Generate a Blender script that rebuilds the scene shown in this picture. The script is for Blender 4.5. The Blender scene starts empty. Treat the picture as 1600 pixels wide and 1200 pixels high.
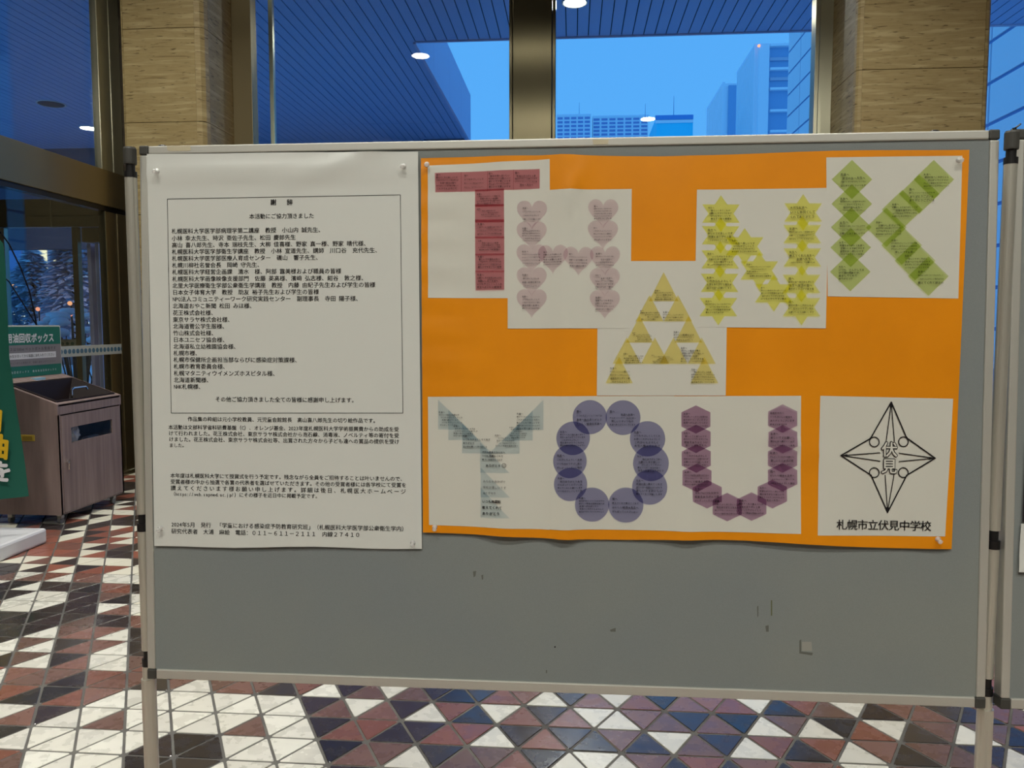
import bpy, bmesh, math, random
from mathutils import Vector, Matrix, Euler
random.seed(7)
S = bpy.context.scene
COL = S.collection
PI = math.pi

# ------------------------------------------------------------------ camera
CAM = Vector((0.94708, -1.63575, 0.79009))
YAW, PITCH, ROLL, FPX = 0.07761, -0.07486, -0.00015, 1225.41
FLOOR = -0.84917
_cy, _sy, _cp, _sp, _cr, _sr = math.cos(YAW), math.sin(YAW), math.cos(PITCH), math.sin(PITCH), math.cos(ROLL), math.sin(ROLL)
_rz = Matrix(((_cy, -_sy, 0), (_sy, _cy, 0), (0, 0, 1)))
_f = Vector((0, _cp, _sp)); _u = Vector((0, -_sp, _cp)); _r = Vector((1, 0, 0))
AX_R = _rz @ (_r * _cr + _u * _sr); AX_U = _rz @ (-_r * _sr + _u * _cr); AX_F = _rz @ _f
cam_data = bpy.data.cameras.new('camera'); cam = bpy.data.objects.new('camera', cam_data); COL.objects.link(cam)
_m = Matrix.Identity(4)
for _i in range(3):
    _m[_i][0] = AX_R[_i]; _m[_i][1] = AX_U[_i]; _m[_i][2] = -AX_F[_i]; _m[_i][3] = CAM[_i]
cam.matrix_world = _m
cam_data.sensor_width = 36; cam_data.lens = FPX / 1600 * 36; cam_data.clip_start = 0.05; cam_data.clip_end = 2000
S.camera = cam

# ------------------------------------------------------------------ world, exposure
W = bpy.data.worlds.new('dusk_sky'); S.world = W; W.use_nodes = True
nt = W.node_tree; nt.nodes.clear()
tc = nt.nodes.new('ShaderNodeTexCoord'); sep = nt.nodes.new('ShaderNodeSeparateXYZ'); rmp = nt.nodes.new('ShaderNodeValToRGB')
bg = nt.nodes.new('ShaderNodeBackground'); wo = nt.nodes.new('ShaderNodeOutputWorld')
nt.links.new(tc.outputs['Generated'], sep.inputs[0]); nt.links.new(sep.outputs['Z'], rmp.inputs[0])
rmp.color_ramp.elements[0].position = 0.0; rmp.color_ramp.elements[0].color = (0.13, 0.52, 1.12, 1)
rmp.color_ramp.elements[1].position = 1.0; rmp.color_ramp.elements[1].color = (0.09, 0.40, 1.0, 1)
nt.links.new(rmp.outputs[0], bg.inputs[0]); bg.inputs[1].default_value = 1.0
nt.links.new(bg.outputs[0], wo.inputs[0])
S.view_settings.view_transform = 'Standard'; S.view_settings.look = 'None'
S.view_settings.gamma = 1; S.view_settings.use_curve_mapping = False
S.view_settings.exposure = 0.0
LAMP_W = 128.0
LAMP_COL = (1.0, 0.975, 0.885)

# ------------------------------------------------------------------ materials
MATS = {}
def lin(c):
    return tuple(((x / 255) / 12.92 if x / 255 <= 0.04045 else ((x / 255 + 0.055) / 1.055) ** 2.4) for x in c)
def mat(name, col=(0.5, 0.5, 0.5), rough=0.6, metal=0.0, spec=0.5, emit=None, estr=1.0, build=None, aniso=0.0):
    if name in MATS: return MATS[name]
    m = bpy.data.materials.new(name); m.use_nodes = True; MATS[name] = m
    b = m.node_tree.nodes['Principled BSDF']
    b.inputs['Base Color'].default_value = (*col, 1); b.inputs['Roughness'].default_value = rough
    b.inputs['Metallic'].default_value = metal; b.inputs['Specular IOR Level'].default_value = spec
    b.inputs['Anisotropic'].default_value = aniso
    if emit:
        b.inputs['Emission Color'].default_value = (*emit, 1); b.inputs['Emission Strength'].default_value = estr
    if build: build(m.node_tree, b)
    return m
def noise(nt, scale, detail=4, vec=None, sc=(1, 1, 1), coord='Object'):
    t = nt.nodes.new('ShaderNodeTexCoord'); mp = nt.nodes.new('ShaderNodeMapping'); n = nt.nodes.new('ShaderNodeTexNoise')
    mp.inputs['Scale'].default_value = sc; n.inputs['Scale'].default_value = scale; n.inputs['Detail'].default_value = detail
    nt.links.new(t.outputs[coord], mp.inputs[0]); nt.links.new(mp.outputs[0], n.inputs['Vector'])
    return n
def ramp(nt, src, stops):
    r = nt.nodes.new('ShaderNodeValToRGB')
    e = r.color_ramp.elements
    while len(e) < len(stops): e.new(0.5)
    for k, (p, c) in enumerate(stops):
        e[k].position = p; e[k].color = (*c, 1)
    nt.links.new(src, r.inputs[0]); return r
def bump(nt, b, src, strength=0.2, dist=0.01):
    n = nt.nodes.new('ShaderNodeBump'); n.inputs['Strength'].default_value = strength; n.inputs['Distance'].default_value = dist
    nt.links.new(src, n.inputs['Height']); nt.links.new(n.outputs[0], b.inputs['Normal'])
def vary(c1, c2, scale, sc=(1, 1, 1), detail=4, bmp=0, coord='Object', lo=0.35, hi=0.65):
    def f(nt, b):
        n = noise(nt, scale, detail, sc=sc, coord=coord)
        r = ramp(nt, n.outputs['Fac'], [(lo, c1), (hi, c2)])
        nt.links.new(r.outputs[0], b.inputs['Base Color'])
        if bmp: bump(nt, b, n.outputs['Fac'], bmp)
    return f
def tile_build(cols, rlo=0.2, rhi=0.45):
    def f(nt, b):
        oi = nt.nodes.new('ShaderNodeObjectInfo')
        r = ramp(nt, oi.outputs['Random'], [(k / (len(cols) - 1), c) for k, c in enumerate(cols)])
        n = noise(nt, 2.6, 5, coord='Generated'); n.noise_dimensions = '4D'
        mth = nt.nodes.new('ShaderNodeMath'); mth.operation = 'MULTIPLY'; mth.inputs[1].default_value = 37
        nt.links.new(oi.outputs['Random'], mth.inputs[0]); nt.links.new(mth.outputs[0], n.inputs['W'])
        mx = nt.nodes.new('ShaderNodeMix'); mx.data_type = 'RGBA'; mx.blend_type = 'MULTIPLY'; mx.inputs[0].default_value = 0.28
        r2 = ramp(nt, n.outputs['Fac'], [(0.3, (0.55, 0.55, 0.55)), (0.62, (1, 1, 1))])
        nt.links.new(r.outputs[0], mx.inputs[6]); nt.links.new(r2.outputs[0], mx.inputs[7])
        nt.links.new(mx.outputs[2], b.inputs['Base Color'])
        r3 = ramp(nt, n.outputs['Fac'], [(0.3, (rlo,) * 3), (0.7, (rhi,) * 3)])
        nt.links.new(r3.outputs[0], b.inputs['Roughness'])
        bump(nt, b, n.outputs['Fac'], 0.12, 0.003); b.inputs['Specular IOR Level'].default_value = 0.85
    return f
def travertine(nt, b):
    oi = nt.nodes.new('ShaderNodeObjectInfo')
    t = nt.nodes.new('ShaderNodeTexCoord'); geo = nt.nodes.new('ShaderNodeNewGeometry')
    add = nt.nodes.new('ShaderNodeVectorMath'); add.operation = 'ADD'
    cmb = nt.nodes.new('ShaderNodeCombineXYZ'); mm = nt.nodes.new('ShaderNodeMath'); mm.operation = 'MULTIPLY'; mm.inputs[1].default_value = 20
    nt.links.new(oi.outputs['Random'], mm.inputs[0]); nt.links.new(mm.outputs[0], cmb.inputs[0])
    nt.links.new(geo.outputs['Position'], add.inputs[0]); nt.links.new(cmb.outputs[0], add.inputs[1])
    def nz(sc, scale, det, w=0.0):
        mp = nt.nodes.new('ShaderNodeMapping'); mp.inputs['Scale'].default_value = sc
        n = nt.nodes.new('ShaderNodeTexNoise'); n.inputs['Scale'].default_value = scale; n.inputs['Detail'].default_value = det
        n.inputs['Distortion'].default_value = w
        nt.links.new(add.outputs[0], mp.inputs[0]); nt.links.new(mp.outputs[0], n.inputs['Vector']); return n
    a = nz((1, 1, 13), 1.7, 12, 0.5); c = nz((1, 1, 7), 8, 6, 0.4)
    r1 = ramp(nt, a.outputs['Fac'], [(0.30, lin((140, 121, 80))), (0.42, lin((172, 153, 108))), (0.5, lin((162, 143, 99))), (0.66, lin((188, 171, 127)))])
    r2 = ramp(nt, c.outputs['Fac'], [(0.33, (0.32, 0.28, 0.22)), (0.40, (1, 1, 1))])
    mx = nt.nodes.new('ShaderNodeMix'); mx.data_type = 'RGBA'; mx.blend_type = 'MULTIPLY'; mx.inputs[0].default_value = 0.8
    nt.links.new(r1.outputs[0], mx.inputs[6]); nt.links.new(r2.outputs[0], mx.inputs[7]); nt.links.new(mx.outputs[2], b.inputs['Base Color'])
    bump(nt, b, r2.outputs[0], 0.5, 0.004)
def glass_build(m, tint=(0.93, 0.96, 0.97), refl=1.0):
    nt = m.node_tree; nt.nodes.clear()
    o = nt.nodes.new('ShaderNodeOutputMaterial'); mx = nt.nodes.new('ShaderNodeMixShader')
    tr = nt.nodes.new('ShaderNodeBsdfTransparent'); tr.inputs[0].default_value = (*tint, 1)
    gl = nt.nodes.new('ShaderNodeBsdfGlossy'); gl.inputs['Roughness'].default_value = 0.0
    lw = nt.nodes.new('ShaderNodeLayerWeight'); p = nt.nodes.new('ShaderNodeMath'); p.operation = 'POWER'; p.inputs[1].default_value = 5
    lw.inputs['Blend'].default_value = 0.5
    q = nt.nodes.new('ShaderNodeMath'); q.operation = 'MULTIPLY_ADD'; q.inputs[1].default_value = 0.9; q.inputs[2].default_value = 0.04 * refl
    nt.links.new(lw.outputs['Facing'], p.inputs[0]); nt.links.new(p.outputs[0], q.inputs[0])
    nt.links.new(q.outputs[0], mx.inputs[0]); nt.links.new(tr.outputs[0], mx.inputs[1]); nt.links.new(gl.outputs[0], mx.inputs[2])
    nt.links.new(mx.outputs[0], o.inputs[0])
def tint_mat(name, col, a=1.0):
    """coloured translucent print: multiplies what lies under it, so that overlaps come out darker"""
    m = bpy.data.materials.new(name); m.use_nodes = True; nt = m.node_tree; nt.nodes.clear()
    o = nt.nodes.new('ShaderNodeOutputMaterial'); tr = nt.nodes.new('ShaderNodeBsdfTransparent')
    tr.inputs[0].default_value = (*[c ** 0.5 for c in col], 1)
    nt.links.new(tr.outputs[0], o.inputs[0]); return m

M_GLASS = bpy.data.materials.new('window_glass'); M_GLASS.use_nodes = True; glass_build(M_GLASS)
M_DGLASS = bpy.data.materials.new('door_glass'); M_DGLASS.use_nodes = True; glass_build(M_DGLASS, (0.9, 0.94, 0.95))
M_PINS = mat('clear_plastic', (0.85, 0.85, 0.84), 0.12, spec=0.8); M_PINS.node_tree.nodes['Principled BSDF'].inputs['Alpha'].default_value = 0.5
M_ALU = mat('brushed_aluminium', lin((200, 200, 192)), 0.4, 0.5)
M_ALUP = mat('satin_aluminium_tube', lin((206, 205, 194)), 0.33, 0.65)
M_CAP = mat('dark_grey_plastic', lin((62, 62, 58)), 0.5)
M_BLACK = mat('black_plastic', lin((16, 16, 18)), 0.4)
def felt(nt, b):
    n = noise(nt, 900, 2); n2 = noise(nt, 1.6, 3)
    r = ramp(nt, n2.outputs['Fac'], [(0.35, lin((130, 137, 138))), (0.65, lin((138, 143, 138)))])
    mx = nt.nodes.new('ShaderNodeMix'); mx.data_type = 'RGBA'; mx.blend_type = 'MULTIPLY'; mx.inputs[0].default_value = 0.25
    r2 = ramp(nt, n.outputs['Fac'], [(0.3, (0.6, 0.6, 0.6)), (0.7, (1, 1, 1))])
    nt.links.new(r.outputs[0], mx.inputs[6]); nt.links.new(r2.outputs[0], mx.inputs[7]); nt.links.new(mx.outputs[2], b.inputs['Base Color'])
    bump(nt, b, n.outputs['Fac'], 0.15, 0.001)
M_FELT = mat('grey_panel_cloth', rough=0.9, spec=0.2, build=felt)
M_PAPER = mat('white_paper', lin((212, 215, 210)), 0.36, spec=0.35)
M_SHEET = mat('print_sheet_white', lin((208, 208, 198)), 0.48, spec=0.35)
M_ORANGE = mat('orange_paper', lin((228, 142, 4)), 0.42, spec=0.35, build=vary(lin((224, 138, 3)), lin((234, 146, 6)), 4))
M_INK = mat('black_ink', lin((22, 20, 22)), 0.6, spec=0.2)
M_INK2 = mat('pencil_ink', lin((80, 74, 78)), 0.6, spec=0.2)
M_BRONZE = mat('bronze_steel', lin((148, 135, 104)), 0.36, 0.92, aniso=0.6)
M_DBRONZE = mat('dark_bronze_steel', lin((92, 86, 67)), 0.26, 1.0, aniso=0.95)
M_STEEL = mat('stainless_steel', lin((188, 186, 162)), 0.32, 1.0, aniso=0.93)
M_TRAV = mat('travertine_stone', rough=0.45, spec=0.35, build=travertine)
M_JOINT = mat('dark_joint', lin((60, 52, 38)), 0.8)
M_SOFF = mat('soffit_aluminium', lin((168, 186, 226)), 0.45, 0.2)
M_SOFFD = mat('soffit_gap', lin((20, 24, 34)), 0.9)
M_FASC = mat('fascia_metal', lin((200, 196, 226)), 0.5)
M_CEIL = mat('ceiling_board', lin((66, 60, 52)), 0.8)
M_WALLD = mat('lobby_stone', lin((72, 64, 50)), 0.6, build=vary(lin((64, 56, 44)), lin((80, 70, 56)), 2, (1, 1, 6)))
M_GROUT = mat('grey_grout', lin((90, 88, 84)), 0.85, build=vary(lin((78, 76, 74)), lin((100, 98, 93)), 6))
TM = {'W': mat('white_floor_tile', build=tile_build([lin((210, 207, 196)), lin((222, 220, 210)), lin((202, 199, 190))], 0.18, 0.4)),
      'R': mat('red_floor_tile', build=tile_build([lin((114, 76, 64)), lin((128, 82, 68)), lin((102, 80, 72)), lin((130, 92, 82)), lin((98, 80, 72))], 0.16, 0.4)),
      'K': mat('black_floor_tile', build=tile_build([lin((52, 44, 44)), lin((64, 54, 54)), lin((46, 42, 42)), lin((74, 66, 60))], 0.12, 0.35))}
M_BIN = mat('taupe_wood_laminate', rough=0.5, build=vary(lin((122, 104, 101)), lin((144, 125, 120)), 3.2, (3, 9, 0.5), 5))
M_SNOW = mat('snow', lin((225, 232, 238)), 0.8)
M_NEEDLE = mat('dark_foliage', lin((172, 170, 186)), 0.8)
M_TWIG = mat('bare_twigs', lin((212, 198, 212)), 0.8)
M_BARK = mat('bark', lin((52, 44, 42)), 0.9)
M_FAC = mat('tower_cladding', lin((246, 244, 248)), 0.6)
M_FACD = mat('tower_dark_glass', lin((140, 176, 214)), 0.3)
M_ROAD = mat('wet_asphalt', lin((50, 52, 58)), 0.5)
def emis(name, col, s): return mat(name, (0.02, 0.02, 0.02), 0.6, emit=col, estr=s)

# ------------------------------------------------------------------ helpers
def tag(o, label=None, cat=None, group=None, kind=None):
    if label: o['label'] = label
    if cat: o['category'] = cat
    if group: o['group'] = group
    if kind: o['kind'] = kind
    return o
def empty(name, loc=(0, 0, 0), rot=None, parent=None):
    o = bpy.data.objects.new(name, None); COL.objects.link(o); o.location = loc; o.empty_display_size = 0.1
    if rot is not None: o.rotation_euler = rot
    if parent: o.parent = parent
    return o
def link(name, me, m=None, parent=None, loc=None, smooth=False):
    if m is not None and not me.materials: me.materials.append(m)
    o = bpy.data.objects.new(name, me); COL.objects.link(o)
    if parent: o.parent = parent
    if loc is not None: o.location = loc
    if smooth:
        for p in me.polygons: p.use_smooth = True
    return o
def bm_obj(name, bm, m=None, parent=None, loc=None, smooth=False):
    me = bpy.data.meshes.new(name); bm.normal_update(); bm.to_mesh(me); bm.free()
    return link(name, me, m, parent, loc, smooth)
def box(bm, x0, x1, y0, y1, z0, z1, bev=0.0):
    t = bmesh.new()
    bmesh.ops.create_cube(t, size=1, matrix=Matrix.Translation(((x0 + x1) / 2, (y0 + y1) / 2, (z0 + z1) / 2)) @ Matrix.Diagonal((abs(x1 - x0), abs(y1 - y0), abs(z1 - z0), 1)))
    if bev: bmesh.ops.bevel(t, geom=t.edges[:], offset=bev, segments=2, affect='EDGES', profile=0.5)
    merge(bm, t)
def merge(bm, t):
    me = bpy.data.meshes.new('tmp'); t.to_mesh(me); t.free(); bm.from_mesh(me); bpy.data.meshes.remove(me)
def bxo(name, d, m, parent=None, bev=0.0, **k):
    """box object with its origin at its base centre"""
    x0, x1, y0, y1, z0, z1 = d
    c = ((x0 + x1) / 2, (y0 + y1) / 2, min(z0, z1)); bm = bmesh.new()
    box(bm, x0 - c[0], x1 - c[0], y0 - c[1], y1 - c[1], z0 - c[2], z1 - c[2], bev)
    o = bm_obj(name, bm, m, parent, c)
    return tag(o, **k) if k else o
def cyl(bm, p0, p1, r0, r1=None, n=20, cap=True):
    r1 = r0 if r1 is None else r1; p0 = Vector(p0); p1 = Vector(p1); d = p1 - p0
    q = d.to_track_quat('Z', 'Y').to_matrix().to_4x4()
    bmesh.ops.create_cone(bm, cap_ends=cap, segments=n, radius1=r0, radius2=r1, depth=d.length, matrix=Matrix.Translation((p0 + p1) / 2) @ q)
def tube(bm, pts, r, n=8):
    for a, b in zip(pts[:-1], pts[1:]): cyl(bm, a, b, r, n=n)
    for p in pts[1:-1]: bmesh.ops.create_icosphere(bm, subdivisions=1, radius=r, matrix=Matrix.Translation(p))
def lathe(bm, prof, n=20, mtx=None):
    rings = []
    for r, z in prof: rings.append([bm.verts.new((mtx or Matrix()) @ Vector((r * math.cos(2 * PI * k / n), r * math.sin(2 * PI * k / n), z))) for k in range(n)])
    for a, b in zip(rings[:-1], rings[1:]):
        for k in range(n): bm.faces.new((a[k], a[(k + 1) % n], b[(k + 1) % n], b[k]))
    bm.faces.new(rings[0][::-1]); bm.faces.new(rings[-1])
def ray(u, v): return AX_R * ((u - 800) / FPX) + AX_U * ((600 - v) / FPX) + AX_F
def onplane(u, v, axis, val):
    d = ray(u, v); t = (val - CAM[axis]) / d[axis]; return CAM + d * t

# board plane: x along the board, z up it, y behind it
BM4 = Matrix.Rotation(-0.03718, 4, 'X') @ Matrix.Rotation(-0.00058, 4, 'Y')
BINV = BM4.inverted(); _bc = BINV @ CAM; _br = BINV.to_3x3()
BROT = BM4.to_euler()
BH = 1.1812
def B(u, v, y=0.0):
    d = _br @ ray(u, v); t = (y - _bc[1]) / d[1]; p = _bc + d * t
    return p[0], p[2]
def bpoint(x, z, y=0.0): return BM4 @ Vector((x, y, z))
def board_empty(name, x, z, y=0.0):
    o = empty(name, bpoint(x, z, y), BROT); o['_b'] = (x, y, z); return o
def brel(o): return Vector(o['_b'])

# ------------------------------------------------------------------ glyphs
_fc = bpy.data.curves.new('glyph_source', 'FONT'); _fc.resolution_u = 2
_fo = bpy.data.objects.new('glyph_source', _fc); COL.objects.link(_fo)
GL = {}
def glyph(ch, off=0.0):
    k = (ch, off)
    if k not in GL:
        _fc.body = ch; bpy.context.view_layer.update()
        me = bpy.data.meshes.new_from_object(_fo)
        vs = [(v.co.x, v.co.y, 0.0) for v in me.vertices]; fs = [tuple(p.vertices) for p in me.polygons]
        w = max((x for x, _, _ in vs), default=0)
        if off:       # heavier strokes: the glyph struck several times, slightly shifted
            sh = [(-off, 0), (off, 0)] if off < 0.02 else [(-off, -off * .5), (off, off * .5), (0, off), (0, -off)] if off < 0.04 else [(off * math.cos(a * PI / 4), off * math.sin(a * PI / 4)) for a in range(8)]
            n0 = len(vs); vs, fs = [(x + dx, y + dy, 0.00005 * q) for q, (dx, dy) in enumerate(sh) for x, y, _ in vs], [tuple(i + n0 * q for i in f) for q in range(len(sh)) for f in fs]
        bpy.data.meshes.remove(me); GL[k] = (vs, fs, w)
    return GL[k]
def units(ch): return 0.5 if ord(ch) < 128 else 1.0
class Ink:
    def __init__(s): s.v = []; s.f = []
    def glyph(s, ch, x, z, size, off=0.0, sx=1.0, fn=None, rot=0.0, half=True, d0=0.0):
        vs, fs, w = glyph(ch, off); n = len(s.v)
        if not vs: return
        k = 0.94 if (ord(ch) < 128 and half) else 1.0
        if ord(ch) < 128 and half and w * k > 0.5: k = 0.48 / w
        c, sn = math.cos(rot), math.sin(rot)
        for a, b, dd in vs:
            a = a * size * sx * k; b = b * size
            s.v.append((x + a * c - b * sn, z + a * sn + b * c, dd + d0))
        s.f += [tuple(i + n for i in f) for f in fs]
    def quad(s, pts):
        n = len(s.v); s.v += [(p[0], p[1], 0.0) for p in pts]; s.f.append(tuple(range(n, n + len(pts))))
    def strip(s, pts, w, closed=False):
        P = pts + [pts[0]] if closed else pts
        for (ax, az), (bx, bz) in zip(P[:-1], P[1:]):
            dx, dz = bx - ax, bz - az; L = math.hypot(dx, dz) or 1; nx, nz = -dz / L * w / 2, dx / L * w / 2; ex, ez = dx / L * w * 0.3, dz / L * w * 0.3
            s.quad([(ax + nx - ex, az + nz - ez), (ax - nx - ex, az - nz - ez), (bx - nx + ex, bz - nz + ez), (bx + nx + ex, bz + nz + ez)])
    def line(s, txt, p0, p1=None, pitch=None, size=None, off=0.0, y=0.0, center=True, sp=1.0):
        """p0 = photo pixel of the left middle of the line, p1 = its right end"""
        x0, z0 = B(*p0, y); tot = sum(units(c) for c in txt)
        if p1: x1, z1 = B(*p1, y); pt = (x1 - x0) / tot
        else: x1, _ = B(p0[0] + 100, p0[1], y); pt = (x1 - x0) / 100 * pitch
        sz = pt * (size or 1.0); x = x0
        for c in txt:
            s.glyph(c, x, z0 - sz * 0.38, sz, off); x += pt * units(c)
    def build(s, name, m, parent, fn, rel, lift):
        me = bpy.data.meshes.new(name)
        me.from_pydata([(x - rel[0], -fn(x, z) - lift - d - rel[1], z - rel[2]) for x, z, d in s.v], [], s.f)
        o = link(name, me, m, parent); return o
def sheet_mesh(name, pts, m, parent, fn, lift, rel, step=0.03, thick=0.0, outline=None):
    """polygon in board coordinates, cut on a grid and bent by fn"""
    bm = bmesh.new(); vs = [bm.verts.new((x, 0, z)) for x, z in pts]; bm.faces.new(vs)
    xs = [p[0] for p in pts]; zs = [p[1] for p in pts]
    for ax, lo, hi in ((0, min(xs), max(xs)), (2, min(zs), max(zs))):
        k = math.floor(lo / step) + 1
        while k * step < hi - 1e-5:
            co = [0, 0, 0]; no = [0, 0, 0]; co[ax] = k * step; no[ax] = 1
            bmesh.ops.bisect_plane(bm, geom=bm.verts[:] + bm.edges[:] + bm.faces[:], plane_co=co, plane_no=no, dist=1e-6); k += 1
    if abs(step - 0.02) < 1e-6:
        ds = [p[0] - p[1] for p in pts]; k = math.floor(min(ds) / step) + 1
        while k * step < max(ds) - 1e-5:
            bmesh.ops.bisect_plane(bm, geom=bm.verts[:] + bm.edges[:] + bm.faces[:], plane_co=(k * step, 0, 0), plane_no=(1, 0, -1), dist=1e-6); k += 1
    bmesh.ops.triangulate(bm, faces=[f for f in bm.faces if len(f.verts) > 4])
    for v in bm.verts: v.co.y = -fn(v.co.x, v.co.z) - lift
    for f in bm.faces:
        f.normal_update()
        if f.normal.y > 0: f.normal_flip()
    if thick:
        ed = [e for e in bm.edges if len(e.link_faces) == 1]
        r = bmesh.ops.extrude_edge_only(bm, edges=ed)
        for v in [g for g in r['geom'] if isinstance(g, bmesh.types.BMVert)]: v.co.y += thick
    for v in bm.verts: v.co -= rel
    return bm_obj(name, bm, m, parent, smooth=not thick)

# ------------------------------------------------------------------ floor
LS, LTH, LOX, LOY = 0.2, -0.00717, -1.05588, 1.64981
LA = Vector((LS * math.cos(LTH), LS * math.sin(LTH))); LB = Vector((LS * math.cos(LTH - PI / 3), LS * math.sin(LTH - PI / 3)))
TMAP = {-14: (-4, 'RR WR KR RW'), -13: (-5, 'RR RR RR WK RK'), -12: (-5, 'RR RR RR WR KK'), -11: (-5, 'RW WR WK WW WW'),
 -10: (-5, 'KK WK RW KR RW WW'), -9: (-5, 'KR WR RW RR WW WW'), -8: (-5, 'WK KW KK KK RR KK'), -7: (-5, 'KK KW WW KK RK WW'),
 -6: (-4, 'WW WK KK WR WW'), -5: (-4, 'KK KK KR KK RR'), -4: (-4, 'KK KW RR RW KK'), -3: (-4, 'KW RW KR RW KK'), -2: (-4, 'WK RW KR WW RR'),
 -1: (-4, 'RW RR RK RR RK RW RR RK RW KR WR KK KR RW KR WR KR RR WK RR WK RR KK'),
 0: (-3, 'RK KR RW WW WW WW WW KR WR KW RK WR KR WW RR KR KW RW KR WK RW RK'),
 1: (-3, 'WR KW WR WW WW WR WW KR RK KR RW KR KK RK WR KW RK RW RK RR KW'),
 2: (-3, 'KW WW WW WK KK WW WW KR RW KR RR KW WW RK RK RK RR'), 3: (-3, 'RR WW WW KK KW WW WW')}
TC = {}
for j, (i0, s) in TMAP.items():
    for k, pr in enumerate(s.split()):
        TC[(i0 + k, j, 0)] = pr[0]; TC[(i0 + k, j, 1)] = pr[1]
def tri(i, j, up):
    o = Vector((LOX, LOY)); P = lambda a, b: o + LA * a + LB * b
    return [P(i + 1, j), P(i, j + 1), P(i + 1, j + 1)] if up else [P(i, j), P(i + 1, j), P(i, j + 1)]
def tile_shape(T, g=0.0052, r=0.008):
    c = sum(T, Vector((0, 0))) / 3; ins = (LS / (2 * math.sqrt(3)) - g) / (LS / (2 * math.sqrt(3)))
    q = [c + (t - c) * ins for t in T]; out = []
    for k in range(3):
        a, b, d = q[k - 1], q[k], q[(k + 1) % 3]
        out += [b + (a - b).normalized() * r, b + ((a - b).normalized() + (d - b).normalized()) * r * 0.36, b + (d - b).normalized() * r]
    return c, out
def tile_mesh_data(out, c, z0, zt, ch=0.0015):
    ar = sum(out[k].x * out[(k + 1) % 9].y - out[(k + 1) % 9].x * out[k].y for k in range(9))
    if ar < 0: out = out[::-1]
    v = [(p.x, p.y, z0) for p in out] + [(p.x, p.y, zt - ch) for p in out] + [(c.x + (p.x - c.x) * 0.975, c.y + (p.y - c.y) * 0.975, zt) for p in out]
    f = [tuple(range(18, 27))]
    for lv in (0, 9):
        for k in range(9): f.append((lv + k, lv + (k + 1) % 9, lv + 9 + (k + 1) % 9, lv + 9 + k))
    return v, f
fx0, fx1, fy0, fy1 = -7.6, 8.2, -9.2, 8.2
floor_o = bxo('floor', (fx0, fx1, fy0, fy1, FLOOR - 0.15, FLOOR - 0.0028), M_GROUT, kind='structure')
base_z = floor_o.location.z
protos = {}
for up in (0, 1):
    c, out = tile_shape(tri(0, 0, up)); out = [p - c for p in out]
    for ck in 'WRK':
        v, f = tile_mesh_data(out, Vector((0, 0)), -0.006, 0.0)
        me = bpy.data.meshes.new('floor_tile'); me.from_pydata(v, [], f); me.materials.append(TM[ck]); protos[(up, ck)] = me
cand = []; rest = {'W': ([], []), 'R': ([], []), 'K': ([], [])}
for j in range(-38, 56):
    for i in range(-70, 70):
        for up in (0, 1):
            T = tri(i, j, up); c = sum(T, Vector((0, 0))) / 3
            if not (fx0 + .1 < c.x < fx1 - .1 and fy0 + .1 < c.y < fy1 - .1): continue
            P = Vector((c.x, c.y, FLOOR)) - CAM; zc = P.dot(AX_F); sc = 0
            if zc > 0.3:
                u = 800 + FPX * P.dot(AX_R) / zc; v = 600 - FPX * P.dot(AX_U) / zc
                hid = (228 < u and v < 1050 + (u - 230) * 0.036 - 12) or (u < 190 and v < 780)
                if -30 < u < 1630 and v < 1230 and not hid: sc = 1e6 * (CAM.z - FLOOR) / zc ** 3
            cand.append((sc, i, j, up, c))
cand.sort(key=lambda t: -t[0])
for n, (sc, i, j, up, c) in enumerate(cand):
    ck = TC.get((i, j, up)) or random.choice('WWWRRRRKKK')
    dz = random.uniform(-0.0006, 0.0006)
    if n < 296 and sc > 0:
        link('floor_tile', protos[(up, ck)], None, floor_o, (c.x - floor_o.location.x, c.y - floor_o.location.y, FLOOR + dz - base_z))
    else:
        cc, out = tile_shape(tri(i, j, up)); v, f = tile_mesh_data(out, cc, FLOOR - 0.006, FLOOR + dz)
        V, F = rest[ck]; m0 = len(V); V += v; F += [tuple(a + m0 for a in q) for q in f]
V, F, MI = [], [], []
for k, ck in enumerate('WRK'):
    v, f = rest[ck]; m0 = len(V); V += v; F += [tuple(a + m0 for a in q) for q in f]; MI += [k] * len(f)
me = bpy.data.meshes.new('floor_tile_field'); me.from_pydata([(a - floor_o.location.x, b - floor_o.location.y, c - base_z) for a, b, c in V], [], F)
def far_tile(cols):
    def f(nt, b):
        geo = nt.nodes.new('ShaderNodeNewGeometry')
        r = ramp(nt, geo.outputs['Random Per Island'], [(k / (len(cols) - 1), c) for k, c in enumerate(cols)]); nt.links.new(r.outputs[0], b.inputs['Base Color'])
    return f
me.materials.append(mat('white_floor_tile_far', rough=0.3, build=far_tile([lin((214, 209, 192)), lin((228, 224, 208))])))
me.materials.append(mat('red_floor_tile_far', rough=0.3, build=far_tile([lin((128, 78, 64)), lin((146, 88, 72)), lin((112, 78, 68))])))
me.materials.append(mat('black_floor_tile_far', rough=0.25, build=far_tile([lin((52, 44, 44)), lin((70, 62, 58))])))
for p, k in zip(me.polygons, MI): p.material_index = k
tag(link('floor_tile_field', me, None, floor_o), kind='stuff')

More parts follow.
